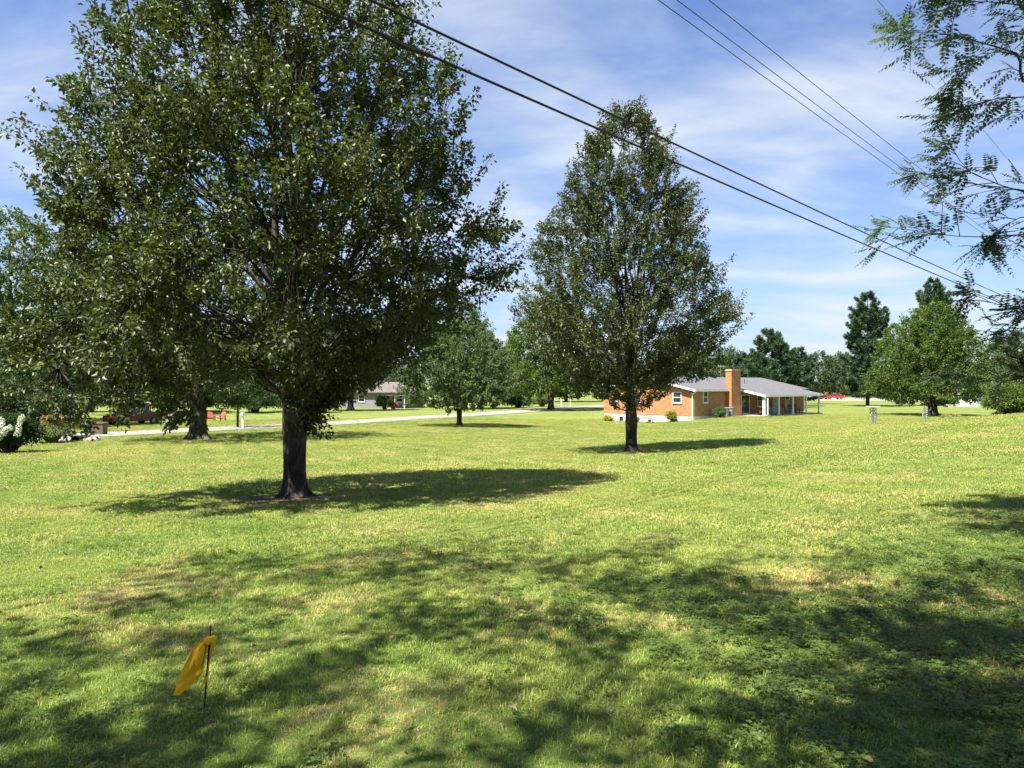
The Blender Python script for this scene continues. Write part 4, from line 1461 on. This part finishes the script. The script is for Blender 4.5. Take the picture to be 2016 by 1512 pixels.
def cable(name, sl_, Hh, r_, sag, label, grp):
    s_ = -Hh * math.cos(th) / sl_
    t = np.linspace(T0, T1_, 60)
    q = (t - T0) / (T1_ - T0)
    p = dW[None] * t[:, None] + nW[None] * s_
    z = EYE + Hh + sag * .35 - sag * 4 * q * (1 - q)
    P = np.concatenate([p, z[:, None]], 1)[None]
    v, f = tubes(P, np.full((1, 60), r_), 8)
    o = link(name, np_mesh(name, v, [f], smooth=True), M_CABLE)
    tag(o, label, 'cable', grp)
    return s_, P[0]


G_ = 'overhead wires crossing the sky'
sA1, PA = cable('overhead_cable', .456, 4.35, .019, .35, 'thick black cable, lowest of the overhead wires', G_)
sA2, _ = cable('overhead_cable', .4925, 4.5, .017, .35, 'thick black cable, second lowest of the overhead wires', G_)
cable('overhead_wire', .750, 7.9, .009, .4, 'thin wire, lowest of the three close together at top right', G_)
cable('overhead_wire', .777, 8.1, .009, .4, 'thin wire, middle of the three close together at top right', G_)
cable('overhead_wire', .828, 8.3, .009, .4, 'thin wire, highest of the three close together at top right', G_)
cable('overhead_wire', 1.27, 10.6, .007, .4, 'thinnest wire, steepest of all and passing behind the locust leaves', G_)
# splice bundle on the lowest cable
k0 = int(np.argmin(np.abs(PA[:, 1] - 9.5)))
sp_ = MB()
pa, pb = Vector(PA[k0] - np.array([dW[0], dW[1], 0]) * .5), Vector(PA[k0] + np.array([dW[0], dW[1], 0]) * .7)
sp_.bar(pa, pa.lerp(pb, .5) - Vector((0, 0, .03)), .012, .03).bar(pa.lerp(pb, .5) - Vector((0, 0, .03)), pb, .03, .012)
tag(sp_.build('cable_splice', M_CABLE), 'black splice bulge on the lowest cable before the nearest pear tree', 'cable splice')
for nm, tq_, lab in (('utility_pole', T1_ + .4, 'wooden utility pole just past the right edge of the photo'), ('utility_pole', T0 - .4, 'wooden utility pole behind the photographer')):
    p = dW * tq_ + nW * (-7.3)
    up = empty(nm, (p[0], p[1], h1(p[0], p[1])), lab, 'utility pole', rotz=-th)
    MB().bar((0, 0, -.5), (0, 0, 13.2), .17, .11, n=12).build('pole', M_POLE, up, smooth=True)
    ca = MB().box(-1.2, 1.2, -.18, -.06, 9.55, 9.7).build('crossarm', M_POLE, up)
    for x in (-.5, -.3, 0.1, 1.1):
        MB().lathe([(.05, 9.702), (.06, 9.76), (.03, 9.8), (.05, 9.84)], 8, c=(x, -.12)).build('insulator', M_STEEL, ca)

# ------------------------------------------------------------------ locust tree at the right with feathery leaves
def fronds(base, d, ln, gen, pairs=8, lw=.42):
    """compound leaves: paired leaflets along an arching stalk"""
    M = len(base)
    d = unit(d)
    side = unit(np.cross(d, np.array([0, 0, 1.0])))
    up = np.cross(side, d)
    t = np.linspace(.12, 1.0, pairs)
    sag = -.16 * t ** 2
    pos = base[:, None] + d[:, None] * (ln[:, None] * t[None])[..., None] + np.array([0, 0, 1.0]) * (ln[:, None] * sag[None])[..., None]
    out = []
    for s_ in (-1, 1):
        dd = unit(side[:, None] * s_ + d[:, None] * .35 + np.array([0, 0, -.15]) + gen.normal(size=(M, pairs, 3)) * .12)
        nn_ = np.repeat(up[:, None], pairs, 1) + gen.normal(size=(M, pairs, 3)) * .2
        env = np.sin(np.pi * np.clip(t * .8 + .16, 0, 1)) * .95 + .25
        L_ = (ln[:, None] * .21 * env[None])
        out.append((pos.reshape(-1, 3), dd.reshape(-1, 3), nn_.reshape(-1, 3), L_.ravel()))
    p = np.concatenate([o[0] for o in out])
    dd = np.concatenate([o[1] for o in out])
    nn_ = np.concatenate([o[2] for o in out])
    L_ = np.concatenate([o[3] for o in out])
    v, f = leaf_quads(p, dd, nn_, L_, L_ * lw, .08, .08)
    K = 5
    tt_ = np.linspace(0, 1, K)
    st = base[:, None] + d[:, None] * (ln[:, None] * tt_[None])[..., None] + np.array([0, 0, 1.0]) * (ln[:, None] * (-.16 * tt_ ** 2)[None])[..., None]
    return v, f, st


lg = np.random.default_rng(77)
LT = zat(9.6, 2.6)
loc_root = empty('locust_tree', LT, 'feathery locust tree whose boughs hang in from the right edge', 'tree')
M_LOC = leaf_mat('locust_leaf', .42, .5, .35, ttint=(1.1, 1.25, .8))


def pt(px_, py_, Y):
    return np.array([at(px_, Y), Y, hz(py_, Y)]) - np.array(LT)


B0 = np.array([0, 0, 3.2])
boughs = [
    [B0 + (0, 0, 1.2), pt(2200, 150, 7.2), pt(2000, 95, 7.8), pt(1885, 62, 8.0), pt(1795, 60, 8.2)],
    [B0 + (0, 0, 1.0), pt(2200, 60, 6.6), pt(2050, 20, 7.2), pt(1960, 5, 7.4), pt(1880, 10, 7.6)],
    [B0 + (0, 0, .8), pt(2250, 170, 6.8), pt(2050, 130, 7.3), pt(1950, 110, 7.5), pt(1880, 160, 7.6)],
    [B0 + (0, 0, .7), pt(2250, 230, 6.8), pt(2080, 200, 7.3), pt(1980, 195, 7.5), pt(1900, 225, 7.6)],
    [B0 + (0, 0, .4), pt(2250, 380, 7.2), pt(2080, 380, 7.8), pt(1925, 345, 8.2), pt(1870, 290, 8.3)],
    [B0 + (0, 0, .4), pt(2250, 400, 7.2), pt(2080, 390, 7.8), pt(1930, 370, 8.1), pt(1815, 345, 8.3)],
    [B0 + (0, 0, .2), pt(2250, 440, 7.4), pt(2080, 450, 7.9), pt(1880, 462, 8.3), pt(1745, 448, 8.5)],
    [B0 + (0, 0, .2), pt(2250, 420, 7.4), pt(2090, 430, 7.9), pt(2000, 430, 8.2), pt(1960, 470, 8.3)],
    [B0 + (0, 0, 0), pt(2250, 560, 7.6), pt(2100, 590, 8.1), pt(1990, 600, 8.4), pt(1935, 585, 8.5)],
    [B0 + (0, 0, -.2), pt(2250, 600, 7.8), pt(2100, 610, 8.2), pt(2030, 615, 8.4), pt(1985, 640, 8.5)],
    [B0 + (0, 0, -.6), pt(2260, 700, 8.0), pt(2100, 728, 8.4), pt(1970, 752, 8.7), pt(1880, 742, 8.9)],
    [B0 + (0, 0, 1.6), pt(2150, -90, 6.4), pt(2010, -60, 6.8), pt(1930, -40, 7.0), pt(1860, -20, 7.2)],
]
BV, BQ, FV, FF, boff, foff = [], [], [], [], 0, 0


def addb(vq):
    global boff
    BV.append(vq[0])
    BQ.append(vq[1] + boff)
    boff += len(vq[0])


twd, twb = [], []
for bi_, pts in enumerate(boughs):
    P = np.array([np.asarray(p, float) for p in pts])
    t = np.linspace(0, len(P) - 1, 26)
    # Catmull-Rom through the points
    Pe = np.concatenate([[2 * P[0] - P[1]], P, [2 * P[-1] - P[-2]]])
    C = []
    for x in t:
        i = min(int(x), len(P) - 2)
        f_ = x - i
        a_, b_, c_, d_ = Pe[i], Pe[i + 1], Pe[i + 2], Pe[i + 3]
        C.append(.5 * ((2 * b_) + (-a_ + c_) * f_ + (2 * a_ - 5 * b_ + 4 * c_ - d_) * f_ ** 2 + (-a_ + 3 * b_ - 3 * c_ + d_) * f_ ** 3))
    C = np.array(C)
    C += np.cumsum(lg.normal(size=C.shape) * .006, 0)
    addb(tubes(C[None], (.0035 + .042 * np.linspace(1, 0, 26) ** 2.6)[None], 6))
    n_t = 12 if bi_ < 10 else 6
    for q in range(n_t):
        x = lg.uniform(9, 24.9)
        i = int(x)
        p = C[i] * (1 - (x - i)) + C[min(i + 1, 25)] * (x - i)
        tan = unit(C[min(i + 1, 25)] - C[i])
        dirv = unit(tan * lg.uniform(.4, 1.1) + lg.normal(size=3) * .5 + np.array([-.25, 0, -.08]))
        twb.append(p)
        twd.append(dirv * lg.uniform(.15, .5))
    for q in range(3):
        twb.append(C[-1])
        twd.append(unit(C[-1] - C[-3] + lg.normal(size=3) * .05) * .18)
twb, twd = np.array(twb), np.array(twd)
tw = bez(twb, twb + twd * .5 + np.array([0, 0, .03]), twb + twd + np.array([0, 0, -.05]), 5)
addb(tubes(tw, np.array([.006, .005, .004, .003, .002])[None] * np.ones((len(tw), 1)), 4))
nf = 5
fb = np.repeat(np.arange(len(tw)), nf)
ft = lg.uniform(.15, 1, len(fb)) * 4
i0 = np.minimum(ft.astype(int), 3)
fp = tw[fb, i0] + (tw[fb, i0 + 1] - tw[fb, i0]) * (ft - i0)[:, None]
fdv = unit(unit(twd[fb]) * .6 + lg.normal(size=(len(fb), 3)) * .5 + np.array([-.15, 0, -.10]))
v, f, st = fronds(fp, fdv, lg.uniform(.19, .34, len(fb)), lg)
addb(tubes(st, np.full((len(st), 5), .0016), 3))
c = lg.dirichlet([.6, .6, .6], len(v) // 4) @ np.array([(.05, .095, .045), (.075, .125, .055), (.12, .165, .065)])
o = link('crown', np_mesh('crown', v, [f], np.repeat(c, 4, 0)), M_LOC, loc_root)
o['kind'] = 'stuff'
o = link('branches', np_mesh('branches', np.concatenate(BV), [np.concatenate(BQ)], smooth=True), M_BARK2, loc_root)
o['kind'] = 'stuff'
tpth = np.array([[(0, 0, -.3), (0, 0, 0), (.02, .02, 1), (.0, .05, 2.2), (0, 0, 3.4), (-.1, .1, 4.8), (-.2, .3, 6.0)]])
tv_, tq_ = tubes(tpth, np.array([[.34, .28, .22, .20, .18, .12, .05]]), 14)
link('trunk', np_mesh('trunk', tv_, [tq_], smooth=True), M_BARK2, loc_root)


# trees standing over and behind the photographer: their crowns shade the foreground
def in_view(p):
    return (p[:, 1] > .3) & (np.abs(p[:, 0]) < .76 * p[:, 1] + .9) & (p[:, 2] - EYE < .56 * p[:, 1] + 1.1)


LOCP = [(.04, .07, .025), (.06, .095, .03)]
make_tree('shade_tree', 'tall tree behind the photographer whose crown shades the foreground grass', zat(-4.2, -2.6),
          [(5.2, 2.2), (6.2, 4.2), (7.6, 5.0), (9.2, 4.8), (10.6, 3.4), (11.8, .6)], .26, 4.2, 22, 680, 30, .12, LOCP, 101,
          lean=(.5, 2.5), upright=.5, shoot_len=.9, clump=.75, reject=in_view, leader=False, limb_r=.16, leafm=M_LOC, inner=.2, spread=.22)
make_tree('shade_tree', 'tall tree right behind the photographer shading the lower right grass', zat(3.2, -4.2),
          [(4.4, 1.8), (5.4, 3.0), (6.8, 3.5), (8.2, 3.2), (9.4, 2.2), (10.2, .6)], .26, 3.4, 22, 680, 34, .12, LOCP, 102,
          lean=(-2.2, 4.2), upright=.5, shoot_len=.8, clump=.66, reject=in_view, leader=False, limb_r=.16, leafm=M_LOC, inner=.05, spread=.22)
make_tree('shade_tree', 'tree to the right of the photographer out of frame shading the right lawn edge', zat(7.6, 1.2),
          [(5.0, 1.0), (6.0, 2.0), (7.2, 2.4), (8.4, 2.0), (9.4, .5)], .2, 3.8, 18, 700, 32, .12, LOCP, 103,
          lean=(-3.6, 3.7), upright=.5, shoot_len=.7, clump=.55, reject=in_view, leader=False, limb_r=.16, leafm=M_LOC, inner=.05, spread=.22)

# ------------------------------------------------------------------ grass
def tuft(name, n, r, hmin, hmax, w, seed, flat=.5):
    gen = np.random.default_rng(seed)
    a = gen.uniform(0, 6.283, n)
    rr_ = r * np.sqrt(gen.uniform(0, 1, n))
    base = np.stack([rr_ * np.cos(a), rr_ * np.sin(a), np.full(n, -.008)], -1)
    la = gen.uniform(0, 6.283, n)
    hh = gen.uniform(hmin, hmax, n)
    ln = hh * gen.uniform(.15, 1.0, n) * flat * 2
    mid = base + np.stack([np.cos(la) * ln * .3, np.sin(la) * ln * .3, hh * .65], -1)
    end = base + np.stack([np.cos(la) * ln, np.sin(la) * ln, hh * gen.uniform(.7, 1.0, n)], -1)
    fa = la + gen.uniform(.8, 2.3, n)
    sd = np.stack([np.cos(fa), np.sin(fa), np.zeros(n)], -1) * w * .5
    v = np.stack([base - sd, base + sd, mid - sd * .9, mid + sd * .9, end], 1)
    i = np.arange(n)[:, None] * 5
    q = i + np.array([[0, 1, 3, 2]])
    t3 = i + np.array([[2, 3, 4]])
    c = np.ones((n, 3)) * gen.uniform(.62, 2.25, (n, 1))
    dry = gen.uniform(0, 1, n) < .13
    c[dry] *= np.array([1.7, 1.25, 1.6])
    me = np_mesh(name, v.reshape(-1, 3), [q, t3], np.repeat(c, 5, 0))
    me.materials.append(M_BLADE)
    return bpy.data.objects.new(name, me)


def clover(name, n, r, seed, ls):
    gen = np.random.default_rng(seed)
    a = gen.uniform(0, 6.283, n)
    rr_ = r * np.sqrt(gen.uniform(0, 1, n))
    p = np.stack([rr_ * np.cos(a), rr_ * np.sin(a), gen.uniform(.015, .04, n)], -1)
    P, D, Nn = [], [], []
    for k in range(3):
        aa = a * 3 + k * 2.094
        P.append(p)
        D.append(np.stack([np.cos(aa), np.sin(aa), gen.uniform(-.1, .35, n)], -1))
        Nn.append(np.array([0, 0, 1.0]) + gen.normal(size=(n, 3)) * .25)
    Ln = np.tile(ls * gen.uniform(.7, 1.3, n), 3)
    v, f = leaf_quads(np.concatenate(P), np.concatenate(D), np.concatenate(Nn), Ln, Ln * .95, -.06, -.05)
    c = np.tile(np.ones((n, 3)) * gen.uniform(.75, 1.2, (n, 1)), (3, 1))
    me = np_mesh(name, v, [f], np.repeat(c, 4, 0) * np.array([.105, .160, .034]))
    me.materials.append(M_LEAF_SOFT)
    return bpy.data.objects.new(name, me)


def scatter(name, protos_, pts, scl, label):
    """one stuff object: low plants instanced on a cloud of points"""
    me = bpy.data.meshes.new(name)
    me.vertices.add(len(pts))
    me.vertices.foreach_set('co', pts.astype(np.float32).ravel())
    a = me.attributes.new('scl', 'FLOAT', 'POINT')
    a.data.foreach_set('value', scl.astype(np.float32))
    a = me.attributes.new('rot', 'FLOAT_VECTOR', 'POINT')
    rv = np.zeros((len(pts), 3), np.float32)
    rv[:, 2] = rng.uniform(0, 6.283, len(pts))
    rv[:, :2] = rng.normal(0, .12, (len(pts), 2))
    a.data.foreach_set('vector', rv.ravel())
    me.update()
    o = link(name, me)
    cl_ = bpy.data.collections.new(name + '_kinds')
    for p in protos_:
        cl_.objects.link(p)
    ng = bpy.data.node_groups.new(name + '_nodes', 'GeometryNodeTree')
    ng.interface.new_socket('Geometry', in_out='INPUT', socket_type='NodeSocketGeometry')
    ng.interface.new_socket('Geometry', in_out='OUTPUT', socket_type='NodeSocketGeometry')
    gi = ng.nodes.new('NodeGroupInput')
    go = ng.nodes.new('NodeGroupOutput')
    ci = ng.nodes.new('GeometryNodeCollectionInfo')
    ci.inputs['Collection'].default_value = cl_
    ci.inputs['Separate Children'].default_value = True
    ci.inputs['Reset Children'].default_value = True
    ip = ng.nodes.new('GeometryNodeInstanceOnPoints')
    ip.inputs['Pick Instance'].default_value = True
    na = ng.nodes.new('GeometryNodeInputNamedAttribute')
    na.data_type = 'FLOAT'
    na.inputs['Name'].default_value = 'scl'
    nr = ng.nodes.new('GeometryNodeInputNamedAttribute')
    nr.data_type = 'FLOAT_VECTOR'
    nr.inputs['Name'].default_value = 'rot'
    er = ng.nodes.new('FunctionNodeEulerToRotation')
    ng.links.new(nr.outputs[0], er.inputs[0])
    ng.links.new(gi.outputs[0], ip.inputs['Points'])
    ng.links.new(ci.outputs[0], ip.inputs['Instance'])
    ng.links.new(er.outputs[0], ip.inputs['Rotation'])
    ng.links.new(na.outputs[0], ip.inputs['Scale'])
    ng.links.new(ip.outputs[0], go.inputs[0])
    md = o.modifiers.new('scatter', 'NODES')
    md.node_group = ng
    return tag(o, label, 'grass', kind='stuff')


def band(y0, y1, dens):
    half = .80
    area = half * (y1 ** 2 - y0 ** 2) + 2 * 1.2 * (y1 - y0)
    n = int(area * dens)
    y = np.sqrt(rng.uniform(y0 ** 2, y1 ** 2, n))
    x = rng.uniform(-1, 1, n) * (half * y + 1.2)
    return np.stack([x, y, H(x, y)], -1)


def pnoise(p, sc_, seed=0.0):
    x, y = p[:, 0] * sc_, p[:, 1] * sc_
    return (np.sin(x * 1.3 + 2 * np.sin(y * .7 + seed)) + np.sin(y * 1.7 + 1.5 * np.sin(x * .9 + seed * 2)) + np.sin((x + y) * .8 + seed)) / 3


def off_trunks(p):
    k = np.ones(len(p), bool)
    for T, r_ in ((T1, .85), (T2, .6)):
        k &= np.hypot(p[:, 0] - T[0], (p[:, 1] - T[1]) * 1.2) > r_
    return p[k]


near = [tuft('tuft_near_%d' % k, 18, .05, .014, .038, .0032, 200 + k, .6) for k in range(4)]
midt = [tuft('tuft_mid_%d' % k, 34, .10, .015, .040, .0048, 210 + k, .6) for k in range(4)]
fart = [tuft('tuft_far_%d' % k, 64, .26, .02, .042, .011, 220 + k, .6) for k in range(3)]
P1_ = off_trunks(band(1.6, 7.5, 720))
scatter('grass', near, P1_, rng.uniform(.7, 1.25, len(P1_)) * (1 + .25 * pnoise(P1_, 2.2)), 'short green lawn grass in the foreground')
P2_ = off_trunks(band(7.5, 16, 190))
scatter('grass', midt, P2_, rng.uniform(.7, 1.2, len(P2_)) * (1 + .25 * pnoise(P2_, 1.5)), 'short green lawn grass around the nearest pear tree')
P3_ = off_trunks(band(16, 80, 25))
scatter('grass', fart, P3_, rng.uniform(.7, 1.2, len(P3_)), 'short green lawn grass of the middle distance')
cl1 = [clover('clover_%d' % k, 34, .10, 230 + k, .0135) for k in range(3)]
Pc = band(1.8, 10, 150)
carpet = 1 / (1 + np.exp(-((Pc[:, 0] - 1.6) * 1.6 - np.maximum(Pc[:, 1] - 5.2, 0) * 2.2 + pnoise(Pc, 1.3, 1.0) * 1.6)))
kk = rng.uniform(0, 1, len(Pc)) < .9 * carpet + .10 * np.clip(pnoise(Pc, 1.1, 2.0) * 2, 0, 1) + .01
Pc = Pc[kk]
scatter('clover', cl1, Pc, rng.uniform(.7, 1.3, len(Pc)), 'patches of clover and broad leaved weeds in the near grass')

# ------------------------------------------------------------------ yellow cloth on a stake
FL = zat(at(401, 3.62), 3.62)
fl = empty('yellow_marker', FL, 'yellow cloth strip knotted around a thin black stake', 'marker flag')
k_ = 3.62 / F


def fp_(px_, py_, dy=0.0):
    return np.array([(px_ - 401) * k_, dy, hz(py_, 3.62) - FL[2]])


stk = MB()
stk.bar(fp_(401, 1410), fp_(415, 1232), .0048, .0048, n=8)
stk.build('stake', varied('dark_rod', (.025, .022, .022), (.05, .035, .03), 20, .6), fl)
M_CLOTH = varied('yellow_cloth', (.86, .58, .025), (.80, .50, .02), 12, .75, .2, .25, 60)
_t = M_CLOTH.node_tree
_b = _t.nodes['Principled BSDF']
_tr = N(_t, 'ShaderNodeBsdfTranslucent')
_tr.inputs[0].default_value = (.92, .58, .02, 1)
_mx = N(_t, 'ShaderNodeMixShader')
_mx.inputs[0].default_value = .4
L(_t, _b.outputs[0], _mx.inputs[1])
L(_t, _tr.outputs[0], _mx.inputs[2])
L(_t, _mx.outputs[0], _t.nodes['Material Output'].inputs[0])


def sheet(name, left, right, foldamp, nfold, depth, parent, nu=28, nv=14, taper=True):
    """cloth between two edge curves, with folds that fade out along the length"""
    left, right = np.array(left), np.array(right)
    ts = np.linspace(0, 1, nu)
    s0 = np.linspace(0, 1, len(left))

    def cv(E):
        return np.stack([np.interp(ts, s0, E[:, j]) for j in range(3)], -1)
    A, B = cv(left), cv(right)
    for E in (A, B):
        for _ in range(3):
            E[1:-1] = .25 * E[:-2] + .5 * E[1:-1] + .25 * E[2:]
    u_ = np.linspace(0, 1, nv)
    G = A[:, None] * (1 - u_)[None, :, None] + B[:, None] * u_[None, :, None]
    wv = np.sin(u_[None] * math.pi * nfold + ts[:, None] * 1.2) * foldamp * (1.1 - .5 * ts[:, None]) * np.sin(np.pi * np.clip(ts * 1.3 + .08, 0, 1))[:, None]
    bulge = np.sin(u_ * math.pi)[None] * depth * np.sin(np.pi * np.clip(ts * .9 + .1, 0, 1))[:, None]
    crum = .0042 * np.sin(9 * u_[None] + 6 * ts[:, None]) * np.sin(11 * ts[:, None] + 2 * u_[None]) + .0025 * np.sin(19 * ts[:, None] - 7 * u_[None])
    G[..., 1] += wv - bulge + crum * np.sin(np.pi * np.clip(ts * .9 + .05, 0, 1))[:, None]
    G[..., 0] += .5 * crum
    idx = np.arange(nu * nv).reshape(nu, nv)
    q = np.stack([idx[:-1, :-1], idx[:-1, 1:], idx[1:, 1:], idx[1:, :-1]], -1).reshape(-1, 4)
    o = link(name, np_mesh(name, G.reshape(-1, 3), [q], smooth=True), M_CLOTH, parent)
    m = o.modifiers.new('solid', 'SOLIDIFY')
    m.thickness = .0016
    m2 = o.modifiers.new('sub', 'SUBSURF')
    m2.levels = m2.render_levels = 1
    return o


sheet('flap', [fp_(407, 1258, -.01), fp_(393, 1262, -.015), fp_(381, 1277, -.02), fp_(370, 1300, -.03), fp_(360, 1325, -.03), fp_(354, 1343, -.03), fp_(347, 1364, -.03)],
      [fp_(413, 1262, -.012), fp_(413, 1275, -.02), fp_(411, 1300, -.03), fp_(408, 1316, -.035), fp_(396, 1331, -.03), fp_(379, 1348, -.03), fp_(358, 1364, -.03)], .020, 3.4, .010, fl, nu=44, nv=28)
sheet('tail', [fp_(413, 1262, .004), fp_(413, 1285, .006), fp_(411, 1305, .006), fp_(406, 1325, .006), fp_(399, 1345, .006), fp_(394, 1356, .006)],
      [fp_(427, 1262, -.006), fp_(420, 1283, -.010), fp_(414, 1303, -.008), fp_(413, 1322, -.008), fp_(410, 1340, -.008), fp_(398, 1354, -.004)], .004, 1.5, .006, fl, nv=8)
sheet('fold', [fp_(401, 1266, -.030), fp_(396, 1280, -.052), fp_(394, 1292, -.056), fp_(393, 1304, -.05)],
      [fp_(409, 1266, -.030), fp_(410, 1282, -.048), fp_(408, 1296, -.052), fp_(400, 1306, -.05)], .006, 1.4, .012, fl, nu=18, nv=12)
kb = MB()
c0 = fp_(412, 1260)
ng_, nr_ = 18, 10
vs, fs = [], []
for i in range(ng_):
    a = 2 * math.pi * i / ng_
    rr_ = .0165 * (1 + .18 * math.sin(3 * a + .5))
    for j in range(nr_):
        b_ = 2 * math.pi * j / nr_
        w_ = .0145 * (1 + .22 * math.sin(2 * a + 3 * b_) + .12 * math.sin(5 * b_ + a))
        vs.append((c0[0] + .003 + (rr_ + w_ * math.cos(b_)) * math.cos(a), c0[1] + (rr_ * .8 + w_ * math.cos(b_)) * math.sin(a), c0[2] + w_ * 1.25 * math.sin(b_) + .006 * math.cos(a)))
for i in range(ng_):
    for j in range(nr_):
        fs.append((i * nr_ + j, ((i + 1) % ng_) * nr_ + j, ((i + 1) % ng_) * nr_ + (j + 1) % nr_, i * nr_ + (j + 1) % nr_))
kb.add(vs, fs).build('knot', M_CLOTH, fl, smooth=True)
ps = link('pebble', stone_me[1], None, None, (at(409, 3.6), 3.56, h1(at(409, 3.6), 3.56) + .022))
ps.scale = (.013, .010, .010)
tag(ps, 'small pale pebble in the grass at the foot of the black stake', 'pebble')

fl_pts = band(2.0, 14, 5)
gl = np.random.default_rng(9)
nfl = len(fl_pts)
fl_pts[:, 2] += .035 + gl.uniform(0, .012, nfl)
lv, lf = leaf_quads(fl_pts, unit(gl.normal(size=(nfl, 3)) * np.array([1, 1, .25])), unit(gl.normal(size=(nfl, 3)) * .4 + np.array([0, 0, 1.0])), gl.uniform(.025, .06, nfl), gl.uniform(.015, .035, nfl), .15, .1)
cc = gl.dirichlet([.6, .6, .6], nfl) @ np.array([(.20, .12, .05), (.30, .22, .10), (.10, .07, .035)])
o = link('fallen_leaves', np_mesh('fallen_leaves', lv, [lf], np.repeat(cc, 4, 0)), M_LEAF_SOFT)
tag(o, 'scattered dry fallen leaves lying in the near grass', 'leaves', kind='stuff')
